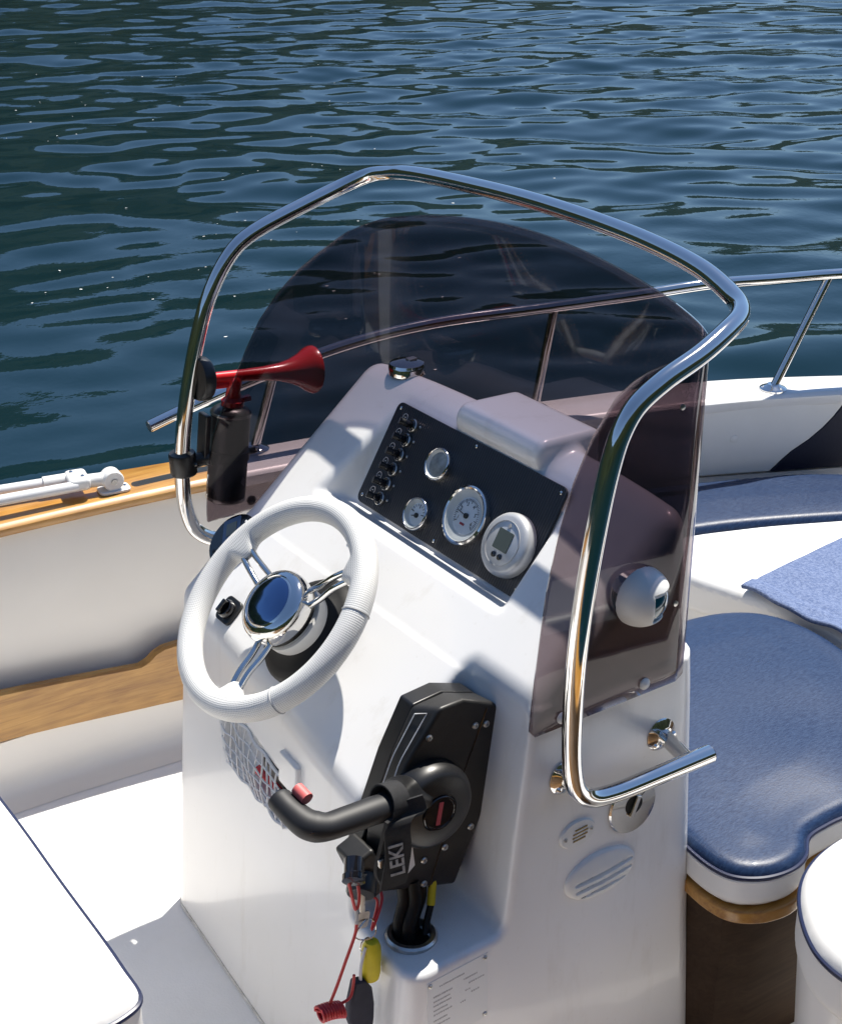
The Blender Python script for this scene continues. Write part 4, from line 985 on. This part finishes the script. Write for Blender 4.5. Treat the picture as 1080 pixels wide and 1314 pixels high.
# port backrest with navy sweep
w0=V(1.284,.648,0); w1=V(1.617,.507,0); wu=unit(w1-w0); wn=unit(np.cross(wu,(0,0,1))); wn=wn if wn[1]<0 else -wn
bk=thing('bow_backrest','white padded backrest with navy sweep lining the port bow side','backrest',tuple(w0+V(0,0,.38)))
uu=lambda x,y:(V(x,y,0)-w0)@wu
ZV2=V(0,0,1)
sgn=1 if np.cross(wu,ZV2)@wn>0 else -1
whitep=[(-.62,.383),(uu(1.462,.573),.373),(uu(1.485,.563),.398),(uu(1.507,.554),.419),(uu(1.545,.538),.446),(uu(1.573,.526),.472),(uu(1.595,.517),.498),(uu(1.611,.51),.522),(uu(1.622,.505),.543),(-.62,.543)]
navyp_=[(uu(1.464,.573),.372),(uu(1.85,.41),.366),(uu(1.85,.41),.541),(uu(1.624,.505),.543)]+[(a+.0015,b_) for a,b_ in whitep[7:1:-1]]
mk('white_panel',prism(whitep,w0+wn*.004,wu,ZV2,0,sgn*.016),whitev,bk,bev=.004)
mk('navy_panel',prism(navyp_,w0+wn*.004,wu,ZV2,0,sgn*.015),navyv,bk,bev=.003)
mk('button',lathe([(.010,0),(.009,.003),(.004,.0045),(0,.0045)],V(1.375,.610,.462)+wn*.0195,wn,18),whitev,bk)
mk('lower_panel',prism([(-.62,.325),(.62,.315),(.62,.362),(-.62,.378)],w0+wn*.004,wu,ZV2,0,sgn*.010),gelcream,bk)
# starboard round seat
st=smoothpoly([(.238,-.735),(.243,-.690),(.262,-.650),(.300,-.602),(.345,-.566),(.395,-.545),(.465,-.536),(.56,-.540),(.70,-.56),(.84,-.60),(.88,-.66),(.85,-.74),(.70,-.82),(.50,-.85),(.34,-.85),(.26,-.82)])
cushion('starboard_seat_cushion','rounded white seat cushion with navy piping beside the blue bow seat',st,.36,.450,.026,.009,whitev,whitev,crown=.012)
sP=np.array(st); sc=sP.mean(0)
s2=thing('starboard_seat_base','tapered white seat base under the rounded seat cushion','seat base',(sc[0],sc[1],0))  # base of the starboard seat, no locker inside
mk('base_shell',prism([tuple(sc+(p_-sc)*.84) for p_ in sP],(0,0,0),XU,V(0,1,0),.0,.36,[tuple(sc+(p_-sc)*.97) for p_ in sP]),gel,s2)
# towel
tw=[];tf=[]; A=V(.945,.195,0); 
e1=V(.33,.035,0); e2=V(-.03,-.29,0)   # along the far edge, along the near edge
c00=V(.935,.133,.0)
nu,nv_=70,60
for i in range(nu):
    for j in range(nv_):
        u=i/(nu-1); v=j/(nv_-1); p_=c00+V(.42,.045,0)*u+V(.02,-.36,0)*v
        edge=math.exp(-v*8)*0; z=.4055+.0035*math.sin(9*u*3.1+2*v)*math.exp(-((u)/.06)**2)+.0025*math.sin(v*23+1.3*math.sin(u*9))*math.exp(-(u/.05)**2)+.0022*math.sin(u*23+v*5)*math.sin(v*11)
        hem=.003*(math.exp(-((u-.07)/.012)**2)-math.exp(-((u-.11)/.02)**2)*.7)
        tw.append((p_[0]+.0035*math.sin(v*13)*math.exp(-u*20),p_[1],z+hem+.002))
for i in range(nu-1):
    for j in range(nv_-1): q=i*nv_+j; tf.append((q,q+1,q+nv_+1,q+nv_)[::-1])
to=single('towel',(np.array(tw),tf),towelm,'blue terry towel spread on the white sun pad','towel',(1.1,0,.40),sharp=80)
md=to.modifiers.new('solid','SOLIDIFY'); md.thickness=.007; md.offset=-1
